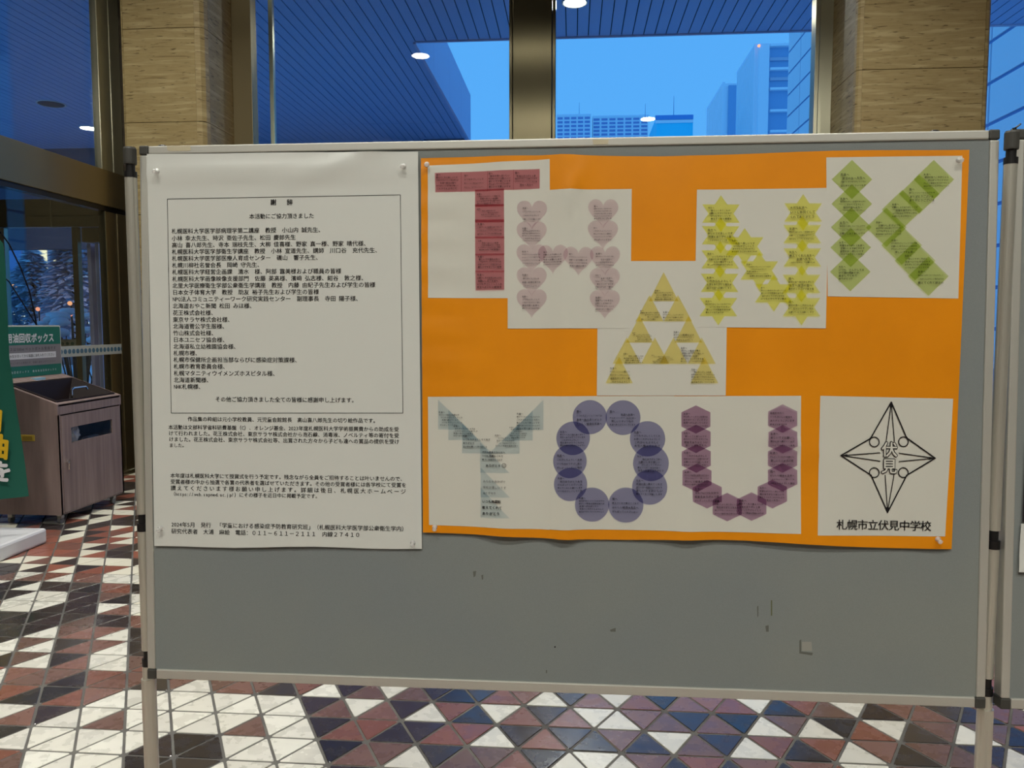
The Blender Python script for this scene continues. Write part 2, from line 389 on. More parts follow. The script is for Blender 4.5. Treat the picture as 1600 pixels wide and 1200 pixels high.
# ------------------------------------------------------------------ lobby shell
ZC = 5.95
ceil = bxo('ceiling', (fx0, fx1, fy0, 7.25, ZC, ZC + 0.2), M_CEIL, kind='structure')
bxo('wall_back', (fx0, fx1, fy0 - 0.2, fy0, FLOOR, ZC), M_WALLD, kind='structure')
bxo('wall_right', (fx1, fx1 + 0.2, fy0 - 0.2, 7.25, FLOOR, ZC), M_WALLD, kind='structure')
bxo('wall_left', (-4.2, -4.0, fy0, 3.4, FLOOR, ZC), M_WALLD, kind='structure')
bxo('wall_porch', (-7.8, -7.6, 3.2, 8.1, FLOOR, ZC), M_WALLD, kind='structure')
bxo('wall_porch_front', (-7.6, -4.2, 3.2, 3.4, FLOOR, ZC), M_WALLD, kind='structure')
bxo('ceiling_porch', (-7.6, -4.0, 7.25, 8.1, ZC, ZC + 0.2), M_CEIL, kind='structure')

def pillar(name, x0, x1, y0, y1, seams, cham=0.1, chl=None):
    cl = chl or cham
    p = empty(name, ((x0 + x1) / 2, (y0 + y1) / 2, FLOOR)); tag(p, kind='structure')
    off = p.location
    bxo('pillar_core', (x0 + 0.03 - off.x, x1 - 0.03 - off.x, y0 + 0.03 - off.y, y1 - off.y, 0, ZC - FLOOR), M_JOINT, p)
    zs = [FLOOR] + seams + [ZC]
    for a, b in zip(zs[:-1], zs[1:]):
        g = 0.0025; a2, b2 = a + g - FLOOR, b - g - FLOOR
        # front slab, two bevelled corner strips, two side slabs
        bm = bmesh.new(); box(bm, x0 + cl - off.x, x1 - cham - off.x, y0 - off.y, y0 + 0.03 - off.y, a2, b2, 0.003); bm_obj('stone_slab', bm, M_TRAV, p)
        for sx, X, cham_ in ((1, x0, cl), (-1, x1, cham)):
            q_ = cham_ / 0.1; bm = bmesh.new(); pts = [(X + sx * (cham_ - 0.002), y0), (X + sx * 0.045 * q_, y0 + 0.012 * q_), (X + sx * 0.012 * q_, y0 + 0.045 * q_), (X, y0 + cham_), (X + sx * 0.02 * q_, y0 + cham_), (X + sx * (cham_ - 0.002), y0 + 0.02 * q_)]
            lo = [bm.verts.new((px - off.x, py - off.y, a2)) for px, py in pts]; hi = [bm.verts.new((px - off.x, py - off.y, b2)) for px, py in pts]
            bm.faces.new(lo); bm.faces.new(hi[::-1])
            for k in range(6): bm.faces.new((lo[k], lo[(k + 1) % 6], hi[(k + 1) % 6], hi[k]))
            bmesh.ops.recalc_face_normals(bm, faces=bm.faces[:]); bm_obj('corner_strip', bm, M_TRAV, p)
            bm = bmesh.new(); box(bm, min(X, X + sx * 0.03) - off.x, max(X, X + sx * 0.03) - off.x, y0 + cham_ + 0.003 - off.y, y1 - off.y, a2, b2, 0.003); bm_obj('side_slab', bm, M_TRAV, p)
    return p
YP = 6.5
zl = [onplane(250, v, 1, YP)[2] for v in (191, 44)]
dzp = zl[1] - zl[0]
seams = [zl[0] + dzp * k for k in range(-3, 8) if FLOOR + 0.1 < zl[0] + dzp * k < ZC - 0.1]
pillar('pillar_left', -3.81, -2.905, YP, 7.3, seams, 0.1, 0.03)
pillar('pillar_right', 3.70, 4.96, YP, 7.45, [s + 0.36 for s in seams], 0.06)

# window wall
YG = 7.2
def framed(name, parts, x, y):
    o = empty(name, (x, y, FLOOR)); tag(o, kind='structure')
    for nm, d, m, bev in parts:
        d = (d[0] - x, d[1] - x, d[2] - y, d[3] - y, d[4] - FLOOR, d[5] - FLOOR); bxo(nm, d, m, o, bev)
    return o
G = 0.006
framed('window_1', [
    ('glass_pane', (-2.68, 0.24, YG + .05 - G, YG + .05 + G, FLOOR + .25, ZC), M_GLASS, 0),
    ('glass_pane', (0.735, 3.50, YG + .05 - G, YG + .05 + G, FLOOR + .25, ZC), M_GLASS, 0),
    ('side_frame', (-2.905, -2.68, YG - 0.02, YG + 0.14, FLOOR, ZC), M_BRONZE, 0.004),
    ('side_frame', (3.50, 3.54, YG - 0.02, YG + 0.14, FLOOR, ZC), M_STEEL, 0.004),
    ('side_frame', (3.56, 3.70, YG + 0.04, YG + 0.14, FLOOR, ZC), M_STEEL, 0.004),
    ('mullion', (0.275, 0.70, YG - 0.10, YG + 0.14, FLOOR, ZC), M_DBRONZE, 0.006),
    ('mullion_edge', (0.235, 0.27, YG - 0.07, YG + 0.12, FLOOR, ZC), M_DBRONZE, 0.004),
    ('mullion_edge', (0.705, 0.74, YG - 0.07, YG + 0.12, FLOOR, ZC), M_DBRONZE, 0.004),
    ('sill', (-2.9, 3.70, YG - 0.1, YG + 0.14, FLOOR, FLOOR + .25), M_BRONZE, 0.004),
    ('frame_reflection', (-2.60, -2.55, YG + 0.30, YG + 0.36, FLOOR, ZC), M_STEEL, 0.004),  # steel strip modelled in place of the side frame's reflection in the glass
], 0.4, YG)
framed('window_2', [
    ('glass_pane', (5.0, fx1, YG + .05 - G, YG + .05 + G, FLOOR + .25, ZC), M_GLASS, 0),
    ('side_frame', (4.96, 5.0, YG - 0.02, YG + 0.14, FLOOR, ZC), M_STEEL, 0.004),
    ('sill', (4.96, fx1, YG - 0.1, YG + 0.14, FLOOR, FLOOR + .25), M_BRONZE, 0.004),
], 6.0, YG)

# side entrance: header beam, glass above, sliding leaves with sticker strip
XD = -4.0
d1 = framed('door_1', [
    ('header_beam', (XD - 0.06, XD + 0.07, 3.4, 6.74, 2.035, 2.41), M_BRONZE, 0.006),
    ('header_track', (XD - 0.04, XD + 0.05, 3.4, 6.74, 1.985, 2.035), M_BLACK, 0.0),
    ('corner_post', (XD - 0.03, XD + 0.05, 6.32, 6.515, 2.41, ZC), M_STEEL, 0.008),
    ('corner_post', (XD - 0.03, XD + 0.05, 6.53, 6.72, 2.41, ZC), M_STEEL, 0.008),
    ('door_jamb', (XD - 0.03, XD + 0.05, 6.34, 6.525, FLOOR, 1.985), M_BRONZE, 0.006),
    ('door_jamb', (XD - 0.03, XD + 0.06, 6.54, 6.73, FLOOR, 1.985), M_BRONZE, 0.006),
    ('transom_glass', (XD - G, XD + G, 3.4, 6.32, 2.41, ZC), M_GLASS, 0),
    ('sliding_leaf_glass', (XD + 0.044 - G, XD + 0.044 + G, 4.9, 6.34, FLOOR + 0.05, 1.985), M_DGLASS, 0),
    ('sticker_strip', (XD + 0.0505, XD + 0.054, 4.9, 6.66, 0.483, 0.588), mat('pale_sticker', lin((176, 184, 186)), 0.5), 0),
    ('jamb_base', (XD - 0.04, XD + 0.09, 6.33, 6.75, FLOOR, FLOOR + 0.05), M_STEEL, 0.004),
], XD, 5.0)
bm = bmesh.new()
dotm = mat('sticker_blue_dot', lin((70, 110, 140)), 0.5)
for k in range(27):
    y = 4.95 + k * 0.064
    cyl(bm, (0.053, y - 5.0, 0.535 - FLOOR), (0.056, y - 5.0, 0.535 - FLOOR), 0.024, n=12)
tag(bm_obj('sticker_dots', bm, dotm, d1), kind='stuff')
YO = 8.0
d2 = framed('door_2', [
    ('header_panel', (-7.6, -5.66, YO - 0.05, YO + 0.05, 2.035, 2.385), M_BRONZE, 0.004),
    ('header_panel', (-5.65, -4.0, YO - 0.05, YO + 0.05, 2.035, 2.385), M_BRONZE, 0.004),
    ('upper_glass', (-7.6, -4.0, YO - G, YO + G, 2.385, ZC), M_GLASS, 0),
    ('leaf_stile', (-5.395, -5.32, YO - 0.05, YO + 0.03, FLOOR, 2.03), M_BRONZE, 0.004),
    ('leaf_stile', (-5.36, -5.31, YO + 0.20, YO + 0.62, FLOOR, 1.85), M_FASC, 0.004),
    ('leaf_stile', (-5.255, -5.20, YO + 0.20, YO + 0.70, FLOOR, 1.85), M_FASC, 0.004),
    ('top_box', (-5.31, -4.0, YO + 0.02, YO + 0.16, 1.85, 2.03), M_BRONZE, 0.004),
    ('leaf_stile', (-6.36, -6.30, YO - 0.05, YO + 0.03, FLOOR, 2.03), M_STEEL, 0.004),
    ('leaf_glass', (-6.30, -5.395, YO - G, YO + G, FLOOR + 0.05, 2.03), M_DGLASS, 0),
    ('leaf_glass', (-5.16, -4.0, YO + 0.08 - G, YO + 0.08 + G, FLOOR + 0.05, 1.85), M_DGLASS, 0),
    ('leaf_glass', (-7.6, -6.36, YO - G, YO + G, FLOOR + 0.05, 2.03), M_DGLASS, 0),
    ('sticker_strip', (-6.3, -5.395, YO - 0.012, YO - 0.009, 0.50, 0.61), mat('tan_sticker', lin((140, 138, 122)), 0.5), 0),
    ('threshold', (-7.6, -4.0, YO - 0.06, YO + 0.16, FLOOR - 0.02, FLOOR + 0.03), M_STEEL, 0.002),
], -5.5, YO)
bm = bmesh.new()
for k in range(14): cyl(bm, (-6.26 + k * 0.066 + 5.5, -0.016, 0.555 - FLOOR), (-6.26 + k * 0.066 + 5.5, -0.012, 0.555 - FLOOR), 0.022, n=12)
tag(bm_obj('sticker_dots', bm, mat('sticker_green_dot', lin((60, 84, 74)), 0.5), d2), kind='stuff')
bxo('door_sensor', (-4.99, -4.93, YO - 0.09, YO - 0.05, 1.93, 1.97), M_BLACK, d2).location = (-4.96 + 5.5, -0.07, 1.93 - FLOOR)
bxo('wall_return', (-4.05, -3.83, 6.74, 8.1, FLOOR, ZC), M_WALLD, kind='structure')

# ceiling downlights of the lobby: some read from reflections, some added as unseen fill
def downlight(x, y, label, z=ZC, power=LAMP_W, group='round ceiling downlights', lit=True, r=0.17, col=LAMP_COL, spread=PI):
    t = empty('ceiling_downlight', (x, y, z)); tag(t, label, 'ceiling light', group)
    bm = bmesh.new(); lathe(bm, [(r + 0.035, 0.0), (r + 0.035, -0.012), (r + 0.02, -0.02), (r, -0.012), (r, 0.0)], 28)
    bm_obj('trim_ring', bm, mat('white_enamel', lin((200, 200, 195)), 0.5), t, smooth=False)
    bm = bmesh.new(); lathe(bm, [(r, -0.004), (r * 0.98, -0.016), (r * 0.6, -0.022), (0.001, -0.024)], 28)
    bm_obj('diffuser', bm, emis('lamp_diffuser_lit', (1.0, 0.95, 0.82), 26) if lit else mat('lamp_off', lin((40, 46, 62)), 0.5), t)
    if lit and power:
        L = bpy.data.lights.new('lamp_light', 'AREA'); L.shape = 'DISK'; L.size = r * 2; L.energy = power; L.color = col; L.spread = spread
        lo = bpy.data.objects.new('lamp_light', L); COL.objects.link(lo); lo.parent = t; lo.location = (0, 0, -0.035)
    return t
for x, y, lb, pw_, sp_ in ((-2.0, 0.85, 'round lit downlight in lobby ceiling, reflected left of the dark mullion', 85, 1.9),
                 (0.3, 0.85, 'round lit downlight in lobby ceiling, reflected high on the dark mullion', 95, 2.6),
                 (6.6, 0.85, 'added unseen downlight in lobby ceiling near the right wall, brightening the floor', 90, 1.9),  # added lamp, its mirror image hidden by the right pillar; brightens the floor
                 (-2.9, 4.3, 'added unseen downlight in lobby ceiling brightening the left stone pillar', 58, 2.0),  # added lamp, mirrored above the frame; lifts floor and left pillar
                 (2.9, 4.3, 'added unseen downlight in lobby ceiling before the window, brightening floor and right pillar', 60, 2.0),  # another added lamp, kept out of the reflections; lifts floor and right pillar
                 (2.78, -4.1, 'round lit downlight in lobby ceiling, reflected over the far buildings', LAMP_W, PI),
                 (0.1, -4.1, 'round lit downlight in lobby ceiling, reflected low on the dark mullion', 130, PI),
                 (0.2, -6.6, 'added unseen downlight in lobby ceiling behind the photographer, lighting the board', LAMP_W * 0.8, PI),  # added front fill for the board, far enough back to stay unseen
                 (-2.8, -6.6, 'added unseen downlight in lobby ceiling at the rear left, lighting the board', LAMP_W, PI),  # added lamp out of view, only there to light the board
                 (5.8, -6.6, 'added unseen downlight in lobby ceiling at the rear right, lighting the board', LAMP_W, PI)):  # added board light, set back so the glass does not show it
    downlight(x, y, lb, power=pw_, spread=sp_)

# ------------------------------------------------------------------ outside: canopy, ground, buildings, trees
ZS = 5.79; YE = 12.5; XE = -1.86; YE2 = 20.0
sf = empty('canopy', (0, YE, ZS)); tag(sf, kind='structure')
def rel(o, d): l = o.location; return (d[0] - l.x, d[1] - l.x, d[2] - l.y, d[3] - l.y, d[4] - l.z, d[5] - l.z)
PW = 0.19
def plank(x, y0, y1):
    bxo('soffit_plank', rel(sf, (x + 0.008, x + PW - 0.008, y0, y1, ZS, ZS + 0.02)), M_SOFF, sf)
x = XE - PW
while x > -19.5: plank(x, 7.4 if x > -3.9 else 8.15, 18.0 - 0.01); plank(x, 18.01, YE2); x -= PW
x = XE
while x < 11.8: plank(x, 7.4, YE - 0.05); x += PW
bxo('canopy_slab', rel(sf, (XE, 11.9, 7.3, YE - 0.02, ZS + 0.02, ZS + 1.1)), M_SOFFD, sf)
bxo('canopy_slab', rel(sf, (-19.5, XE - 0.02, 8.1, YE2, ZS + 0.02, ZS + 1.1)), M_SOFFD, sf)
bxo('front_fascia', rel(sf, (XE, 11.9, YE - 0.05, YE, ZS - 0.02, ZS + 1.2)), M_FASC, sf)
yy = YE
while yy < YE2 - 0.1:
    bxo('fascia_panel', rel(sf, (XE - 0.05, XE, yy + 0.006, min(yy + 1.9, YE2) - 0.006, ZS - 0.03, ZS + 1.22)), M_FASC, sf); yy += 1.9
bxo('end_wall', rel(sf, (-19.5, -3.0, YE2, YE2 + 0.4, 2.98, ZS + 1.2)), mat('canopy_end_wall', lin((70, 74, 92)), 0.7), sf)
bxo('end_column', rel(sf, (-3.1, -2.0, YE2 - 0.3, YE2 + 0.4, FLOOR - 0.1, ZS)), mat('canopy_column', lin((86, 90, 112)), 0.6), sf)
downlight(-11.35, 17.83, 'lit round downlight in the dark canopy soffit outside', ZS, 60, 'round downlights in the outdoor canopy', r=0.2)
downlight(0.943, 10.98, 'lit round downlight in the canopy soffit just right of the mullion', ZS, 60, 'round downlights in the outdoor canopy', r=0.17)
_q = onplane(80, 162, 2, ZS); downlight(_q.x, _q.y, 'dark round unlit fitting in the canopy soffit outside', ZS, 0, 'round downlights in the outdoor canopy', lit=False, r=0.27)
bxo('ground', (-260, 260, 12.2, 480, FLOOR - 0.4, FLOOR - 0.03), M_SNOW, kind='structure')
bxo('ground_apron', (-20, 12, 7.3, 12.2, FLOOR - 0.4, FLOOR - 0.025), mat('dark_paving', lin((66, 66, 70)), 0.6), kind='structure')
bxo('road', (-60, -4, 14.5, 16.5, FLOOR - 0.05, FLOOR - 0.02), M_ROAD, kind='structure')
bxo('road_far', (-120, 60, 30, 40, FLOOR - 0.05, FLOOR - 0.02), M_ROAD, kind='structure')

# big clad building on the right, faces the canopy
bd = empty('clad_building', (18, 28, FLOOR)); tag(bd, 'large building with grid of pale cladding panels beyond the right pillar', 'building')
X5, Y50, Y51, ZT = 12.0, 14.0, 41.2, 15.95
bxo('building_core', rel(bd, (X5 + 0.05, 30, Y50, Y51, FLOOR - .1, ZT - 0.1)), mat('cladding_joint', lin((120, 150, 200)), 0.7), bd)
pw, ph = 2.27, 1.09
ny = int((Y51 - Y50) / pw); nz = int((ZT - FLOOR) / ph)
for a in range(ny):
    for b in range(nz):
        y0 = Y51 - (a + 1) * pw; z1 = ZT - b * ph
        win = (a == 5 and 2 <= b <= 9)
        bxo('wall_panel', rel(bd, (X5 + (0.12 if win else 0), X5 + 0.2, y0 + 0.04, y0 + pw - 0.04, z1 - ph + 0.05, z1 - 0.05)), M_FACD if win else M_FAC, bd)
bxo('front_face', rel(bd, (X5 + 0.06, 30, Y51 - 0.02, Y51 + 0.05, FLOOR - .1, ZT - 0.12)), M_FAC, bd)

def at(u, v, y): return onplane(u, v, 1, y)
def tower(name, label, u0, u1, vt, Y, depth, rows, cols, m1, m2, zb=FLOOR - 0.1, roof=True, group=None):
    a = at(u0, vt, Y); b = at(u1, vt, Y); t = empty(name, ((a.x + b.x) / 2, Y, zb)); tag(t, label, 'building', group)
    w = b.x - a.x; h = a.z - zb
    bxo('wall', (-w / 2, w / 2, 0, depth, 0, h), m1, t)
    vis = at(u0, 225, Y).z - zb
    for r in range(rows):
        z1 = h - (h - vis) * (r + 0.25) / rows; z0 = h - (h - vis) * (r + 0.8) / rows
        for c in range(cols):
            x0 = -w / 2 + w * (c + 0.12) / cols; x1 = -w / 2 + w * (c + 0.88) / cols
            bxo('window', (x0, x1, -0.02 * Y / 50, 0.05, z0, z1), m2, t)
    if roof: bxo('roof_edge', (-w / 2 - .1, w / 2 + .1, -0.15, depth, h, h + (at(u0, vt - 3, Y).z - a.z)), m1, t)
    return t
M_BWIN = mat('far_window_glass', lin((140, 152, 200)), 0.35)
tower('office_block', 'low wide far office block with rows of windows right of mullion', 870, 923, 182, 300, 30, 7, 5, M_FAC, M_BWIN)
tower('office_block', 'far office block with rows of windows left of the cyan-fronted block', 926, 1013, 184, 306, 8, 7, 7, M_FAC, M_BWIN)
t = tower('office_block', 'small far block with bright cyan front behind the board top', 1026, 1083, 182, 260, 40, 1, 1, mat('cyan_front', lin((60, 225, 250)), 0.5), mat('cyan_front', (0, 0, 0)), roof=False)
a = at(1024, 181, 259.8); b = at(1083, 193, 259.8); c0 = at(1024, 187, 259.8)
bxo('top_band', (a.x - t.location.x, b.x - t.location.x, -0.6, 0.1, at(1024, 188, 260).z - t.location.z, at(1024, 181, 260).z - t.location.z), mat('deep_blue_band', lin((90, 150, 215)), 0.5), t)
bxo('white_band', (a.x - t.location.x, b.x - t.location.x, -0.5, 0.1, at(1024, 193, 260).z - t.location.z, at(1024, 188.3, 260).z - t.location.z), M_FAC, t)
# the stepped tower pair on the right
def wedge(name, label, uf0, uf1, un, vfar, vnear, Yn, extra):
    n0 = at(uf1, vnear, Yn); xf = n0.x; d = ray(uf0, vfar); tt = (xf - CAM.x) / d.x; Yf = CAM.y + d.y * tt
    w = at(un, vnear, Yn).x - xf; h = n0.z - FLOOR
    t = empty(name, (xf, Yn, FLOOR - 0.1)); tag(t, label, 'building')
    bxo('wall', (0, w, 0, Yf - Yn, 0, h), M_FAC, t)
    nf = 14
    for k in range(nf):
        y0 = (Yf - Yn) * k / nf; y1 = (Yf - Yn) * (k + 0.72) / nf
        bxo('fin', (-0.9, 0, y0, y1, 0, h + 0.6), M_FAC, t)
    for nm, u0, u1, v0, v1, m, pr in extra:
        p0 = at(u0, v0, Yn); p1 = at(u1, v1, Yn)
        bxo(nm, (p0.x - xf, p1.x - xf, -pr, 0.2, p1.z - FLOOR, p0.z - FLOOR), m, t)
    return t
wedge('slab_tower', 'lower stepped pale tower with dark end beside the taller tower', 1107, 1133, 1154, 165, 130, 330,
      [('dark_end', 1138, 1153, 134, 225, M_FACD, 1.0)])
ex = [('end_column', 1184, 1196, 72, 225, M_FAC, 2.5), ('dark_slot', 1196.5, 1200, 77, 225, M_FACD, 0.6), ('glass_front', 1201, 1262, 72, 225, M_FACD, 0.4)]
for v in (71, 108, 139, 173, 205): ex.append(('floor_band', 1201, 1262, v, v + 2.2, M_FAC, 2.0))
for v in (91, 122): ex.append(('pale_floor', 1202, 1236, v, v + 4, mat('pale_blind', lin((190, 190, 210)), 0.5), 1.0))  # pale strips across the glazed front, one flat colour
tw = wedge('glass_tower', 'tallest far tower with glazed front and red beacon', 1155, 1184, 1262, 116, 71, 250, ex)
p = at(1186.5, 70.5, 247); bm = bmesh.new(); bmesh.ops.create_icosphere(bm, subdivisions=2, radius=0.42, matrix=Matrix.Translation((p.x - tw.location.x, -2.4, p.z - tw.location.z)))
bm_obj('beacon', bm, emis('red_beacon', (1, 0.25, 0.12), 3), tw)
for u, v0, v1, Y, lb in ((905, 160, 184, 300, 'thin mast on the left office block roof'), (1008, 162, 186, 290, 'thin mast on the middle office block roof'), (1052.5, 150, 183, 262, 'thin mast over the cyan-fronted block')):
    p = at(u, v0, Y + 3); q = at(u, v1, Y + 3); bm = bmesh.new(); cyl(bm, (0, 0, 0), (0, 0, p.z - q.z), 0.16, 0.06, n=6)
    tag(bm_obj('roof_mast', bm, M_FACD, None, q), lb, 'mast')

# street side seen through the entrance
lb_ = empty('lit_building', (-27, 44, FLOOR)); tag(lb_, 'distant building with a row of lit windows beyond the trees', 'building')
bxo('wall', (-22, 14, 0, 10, 0, 12), mat('street_facade', lin((160, 168, 190)), 0.7), lb_)
litm = [emis('lit_window_warm', (1.0, 0.86, 0.55), 1.6), emis('lit_window_pale', (0.9, 0.95, 0.8), 1.1), M_BWIN]
for r in range(3):
    for c in range(22):
        x = -21 + c * 1.6
        z = (1.4, 5.0, 8.6)[r]
        k = 0 if (r == 1 and c in (7, 8, 10, 11)) else (1 if (r == 0 and c in (9, 12)) else 2)
        bxo('window', (x, x + 1.15, -0.08, 0.1, z, z + 1.5), litm[k], lb_)
def tree(loc, h, r, n, label, m=M_NEEDLE, snow=70):
    t = empty('street_tree', loc); tag(t, label, 'tree', 'snowy trees beyond the entrance')
    rnd = random.Random(int(loc[0] * 100)); bm = bmesh.new(); cyl(bm, (0, 0, 0), (0, 0, h * 0.9), 0.14, 0.03, n=8); bm_obj('trunk', bm, M_BARK, t)
    def cloud(n, sz, lift, flat):
        V, F = [], []
        for _ in range(n):
            f = rnd.random() ** 0.8; z = h * (0.16 + 0.84 * f); rr = r * (1 - f) ** 0.7 * math.sqrt(rnd.uniform(0.15, 1)); a = rnd.uniform(0, 2 * PI)
            c = Vector((rr * math.cos(a), rr * math.sin(a), z + lift)); s = sz * rnd.uniform(0.5, 1.4)
            e1 = Vector((math.cos(a), math.sin(a), rnd.uniform(-0.6, 0.1) * (0.3 if flat else 1))).normalized() * s
            e2 = Vector((-math.sin(a), math.cos(a), rnd.uniform(-0.3, 0.3) * (0.2 if flat else 1))).normalized() * s * 0.5
            k = len(V); V += [tuple(c - e1 - e2 * 0.4), tuple(c + e2), tuple(c + e1), tuple(c - e2), tuple(c + Vector((0, 0, s * 0.25)))]
            F += [(k, k + 3, k + 4), (k + 3, k + 2, k + 4), (k + 2, k + 1, k + 4), (k + 1, k, k + 4)]
        me = bpy.data.meshes.new('c'); me.from_pydata(V, [], F); return me
    tag(link('foliage', cloud(n, 0.20, 0, False), m, t), kind='stuff')
    tag(link('snow', cloud(snow, 0.26, 0.06, True), M_SNOW, t), kind='stuff')
gz = FLOOR - 0.03
tree((-17.1, 23.5, gz), 4.1, 1.5, 2400, 'dark conifer with snow patches behind the shrub in the entrance view', snow=160)
tree((-20.4, 24, gz), 3.9, 1.4, 1800, 'dark snowy conifer farthest left through the entrance', snow=120)
tree((-14.0, 21, gz), 5.0, 1.3, 1800, 'bare purplish tree seen in the narrow right door pane', M_TWIG, snow=140)
tree((-19.2, 29.5, gz), 5.6, 1.9, 1500, 'bare twiggy tree behind the dark conifers', M_TWIG, snow=140)
tree((-24.5, 30, gz), 5.2, 2.2, 1500, 'twiggy tree behind the banner beyond the glass', M_TWIG, snow=120)
def shrub(loc, w, h, label):
    t = empty('snowy_shrub', loc); tag(t, label, 'shrub', 'snow-capped shrubs outside the entrance'); rnd = random.Random(int(loc[0] * 77)); bm = bmesh.new()
    for _ in range(60):
        a = rnd.uniform(0, 2 * PI); rr = w * 0.5 * rnd.uniform(0.2, 1)
        cyl(bm, (rr * 0.3 * math.cos(a), rr * 0.3 * math.sin(a), 0), (rr * math.cos(a), rr * math.sin(a), h * rnd.uniform(0.5, 0.9)), 0.018, 0.008, n=5)
    tag(bm_obj('twigs', bm, M_BARK, t), kind='stuff')
    bm = bmesh.new()
    for _ in range(26):
        a = rnd.uniform(0, 2 * PI); rr = w * 0.42 * math.sqrt(rnd.random()); s = rnd.uniform(0.07, 0.14)
        bmesh.ops.create_icosphere(bm, subdivisions=2, radius=1, matrix=Matrix.Translation((rr * math.cos(a), rr * math.sin(a), h * (0.98 - 0.35 * (rr / w * 2) ** 2))) @ Matrix.Diagonal((s * 1.3, s * 1.3, s * 0.65, 1)))
    for v in bm.verts: v.co += Vector((rnd.uniform(-1, 1), rnd.uniform(-1, 1), rnd.uniform(-1, 1))) * 0.012
    tag(bm_obj('snow_cap', bm, M_SNOW, t, smooth=True), kind='stuff')
shrub((-8.7, 13.0, gz), 1.9, 2.0, 'snow-capped shrub behind the collection box sign')
shrub((-7.35, 11.8, gz), 0.75, 1.7, 'snow-capped shrub beside the brown door stile')
shrub((-6.75, 12.6, gz), 0.6, 1.55, 'snow-capped shrub in the narrow right door pane')
for (u, v, Y, r, colr, lb) in ((25, 447, 27.5, 0.11, (1, 0.42, 0.12), 'orange street light over the banner side of the trees'), (61, 483, 19.5, 0.06, (1, 0.35, 0.2), 'orange street light low above the shrub'),
        (111, 474, 18, 0.06, (1, 0.4, 0.18), 'upper orange light beside the brown door stile'), (112, 491, 14.2, 0.05, (1, 0.3, 0.2), 'lower red light beside the brown door stile'),
        (149, 464, 20, 0.05, (1, 0.1, 0.15), 'red signal light in the narrow right door pane'), (155, 483, 17, 0.05, (1, 0.3, 0.12), 'orange light below the red signal light')):
    p = onplane(u, v, 1, Y); t = empty('street_light', (p.x, p.y, gz)); tag(t, lb, 'street light', 'street lights beyond the entrance')
    bm = bmesh.new(); cyl(bm, (0, 0, 0), (0, 0, p.z - gz), 0.018, n=8); bm_obj('pole', bm, M_BARK, t)
    bm = bmesh.new(); bmesh.ops.create_icosphere(bm, subdivisions=2, radius=r, matrix=Matrix.Translation((0, -0.05, p.z - gz))); bm_obj('lamp_head', bm, emis('street_glow_%d' % int(colr[1] * 100 + colr[2] * 1000), colr, 1.5), t)

# ------------------------------------------------------------------ display boards
def xr(a, y=0.0): return a
def make_board(x0, label):
    t = board_empty('display_board', x0 + 0.9, 0); tag(t, label, 'display board', 'grey display boards on aluminium posts')
    L, R = -0.9, 0.9; F = 0.018; FB = 0.022
    bm = bmesh.new(); box(bm, L + F * .6, R - F * .6, 0.004, 0.024, FB * .6, BH - F * .6); bm_obj('cloth_panel', bm, M_FELT, t)
    for nm, d in (('top_rail', (L + 0.02, R - 0.02, 0, 0.03, BH - F, BH)), ('bottom_rail', (L + 0.02, R - 0.02, 0, 0.03, 0, FB)), ('side_rail', (L, L + F, 0, 0.03, 0.022, BH - 0.02)), ('side_rail', (R - F, R, 0, 0.03, 0.022, BH - 0.02))):
        bm = bmesh.new(); box(bm, *d, 0.0025); bm_obj(nm, bm, M_ALU, t)
    for sx in (-1, 1):
        for top in (0, 1):
            X = sx * 0.9; z0, z1 = (BH - 0.019, BH + 0.0012) if top else (-0.0012, 0.022); bm = bmesh.new()
            box(bm, min(X + sx * .001, X - sx * 0.02), max(X + sx * .001, X - sx * 0.02), -0.001, 0.031, z0, z1, 0.003); bm_obj('corner_cap', bm, M_CAP, t)
    for X in (-0.855, 0.78):
        for z in (BH + 0.001, -0.001):
            bm = bmesh.new(); bmesh.ops.create_uvsphere(bm, u_segments=14, v_segments=8, radius=1, matrix=Matrix.Translation((X, 0.015, z)) @ Matrix.Diagonal((0.011, 0.009, 0.005, 1))); bm_obj('rubber_bump', bm, M_BLACK, t, smooth=True)
    return t
GAPP = 0.0305
b1 = make_board(0.0, 'wide grey cloth display board carrying the white and orange posters')
b2 = make_board(1.8 + GAPP, 'second grey display board cut off at the right edge of the photo')
# wear on the first board: tape residue, scuffs
def bx_px(u, v, y=0.0): x, z = B(u, v, y); return x - 0.9, z
def patch(name, pts, m, y, parent, thick=0.0006):
    q = [bx_px(u, v, y) for u, v in pts]; bm = bmesh.new(); a = [bm.verts.new((x, y, z)) for x, z in q]; f = bm.faces.new(a)
    r = bmesh.ops.extrude_face_region(bm, geom=[f]); 
    for v in [g for g in r['geom'] if isinstance(g, bmesh.types.BMVert)]: v.co.y += thick
    bmesh.ops.recalc_face_normals(bm, faces=bm.faces[:]); return bm_obj(name, bm, m, parent)
tape = mat('old_tape', lin((196, 188, 160)), 0.6); scuff = mat('scuff_mark', lin((96, 98, 92)), 0.9); scl = mat('pale_scuff', lin((150, 150, 142)), 0.9)
patch('tape_remnant', [(261, 228.5), (297, 227.5), (298, 235), (293, 236), (265, 236), (261, 234)], tape, -0.0006, b1)
patch('tape_remnant', [(926, 218), (951, 217.5), (950, 225), (927, 226)], tape, -0.0006, b1)
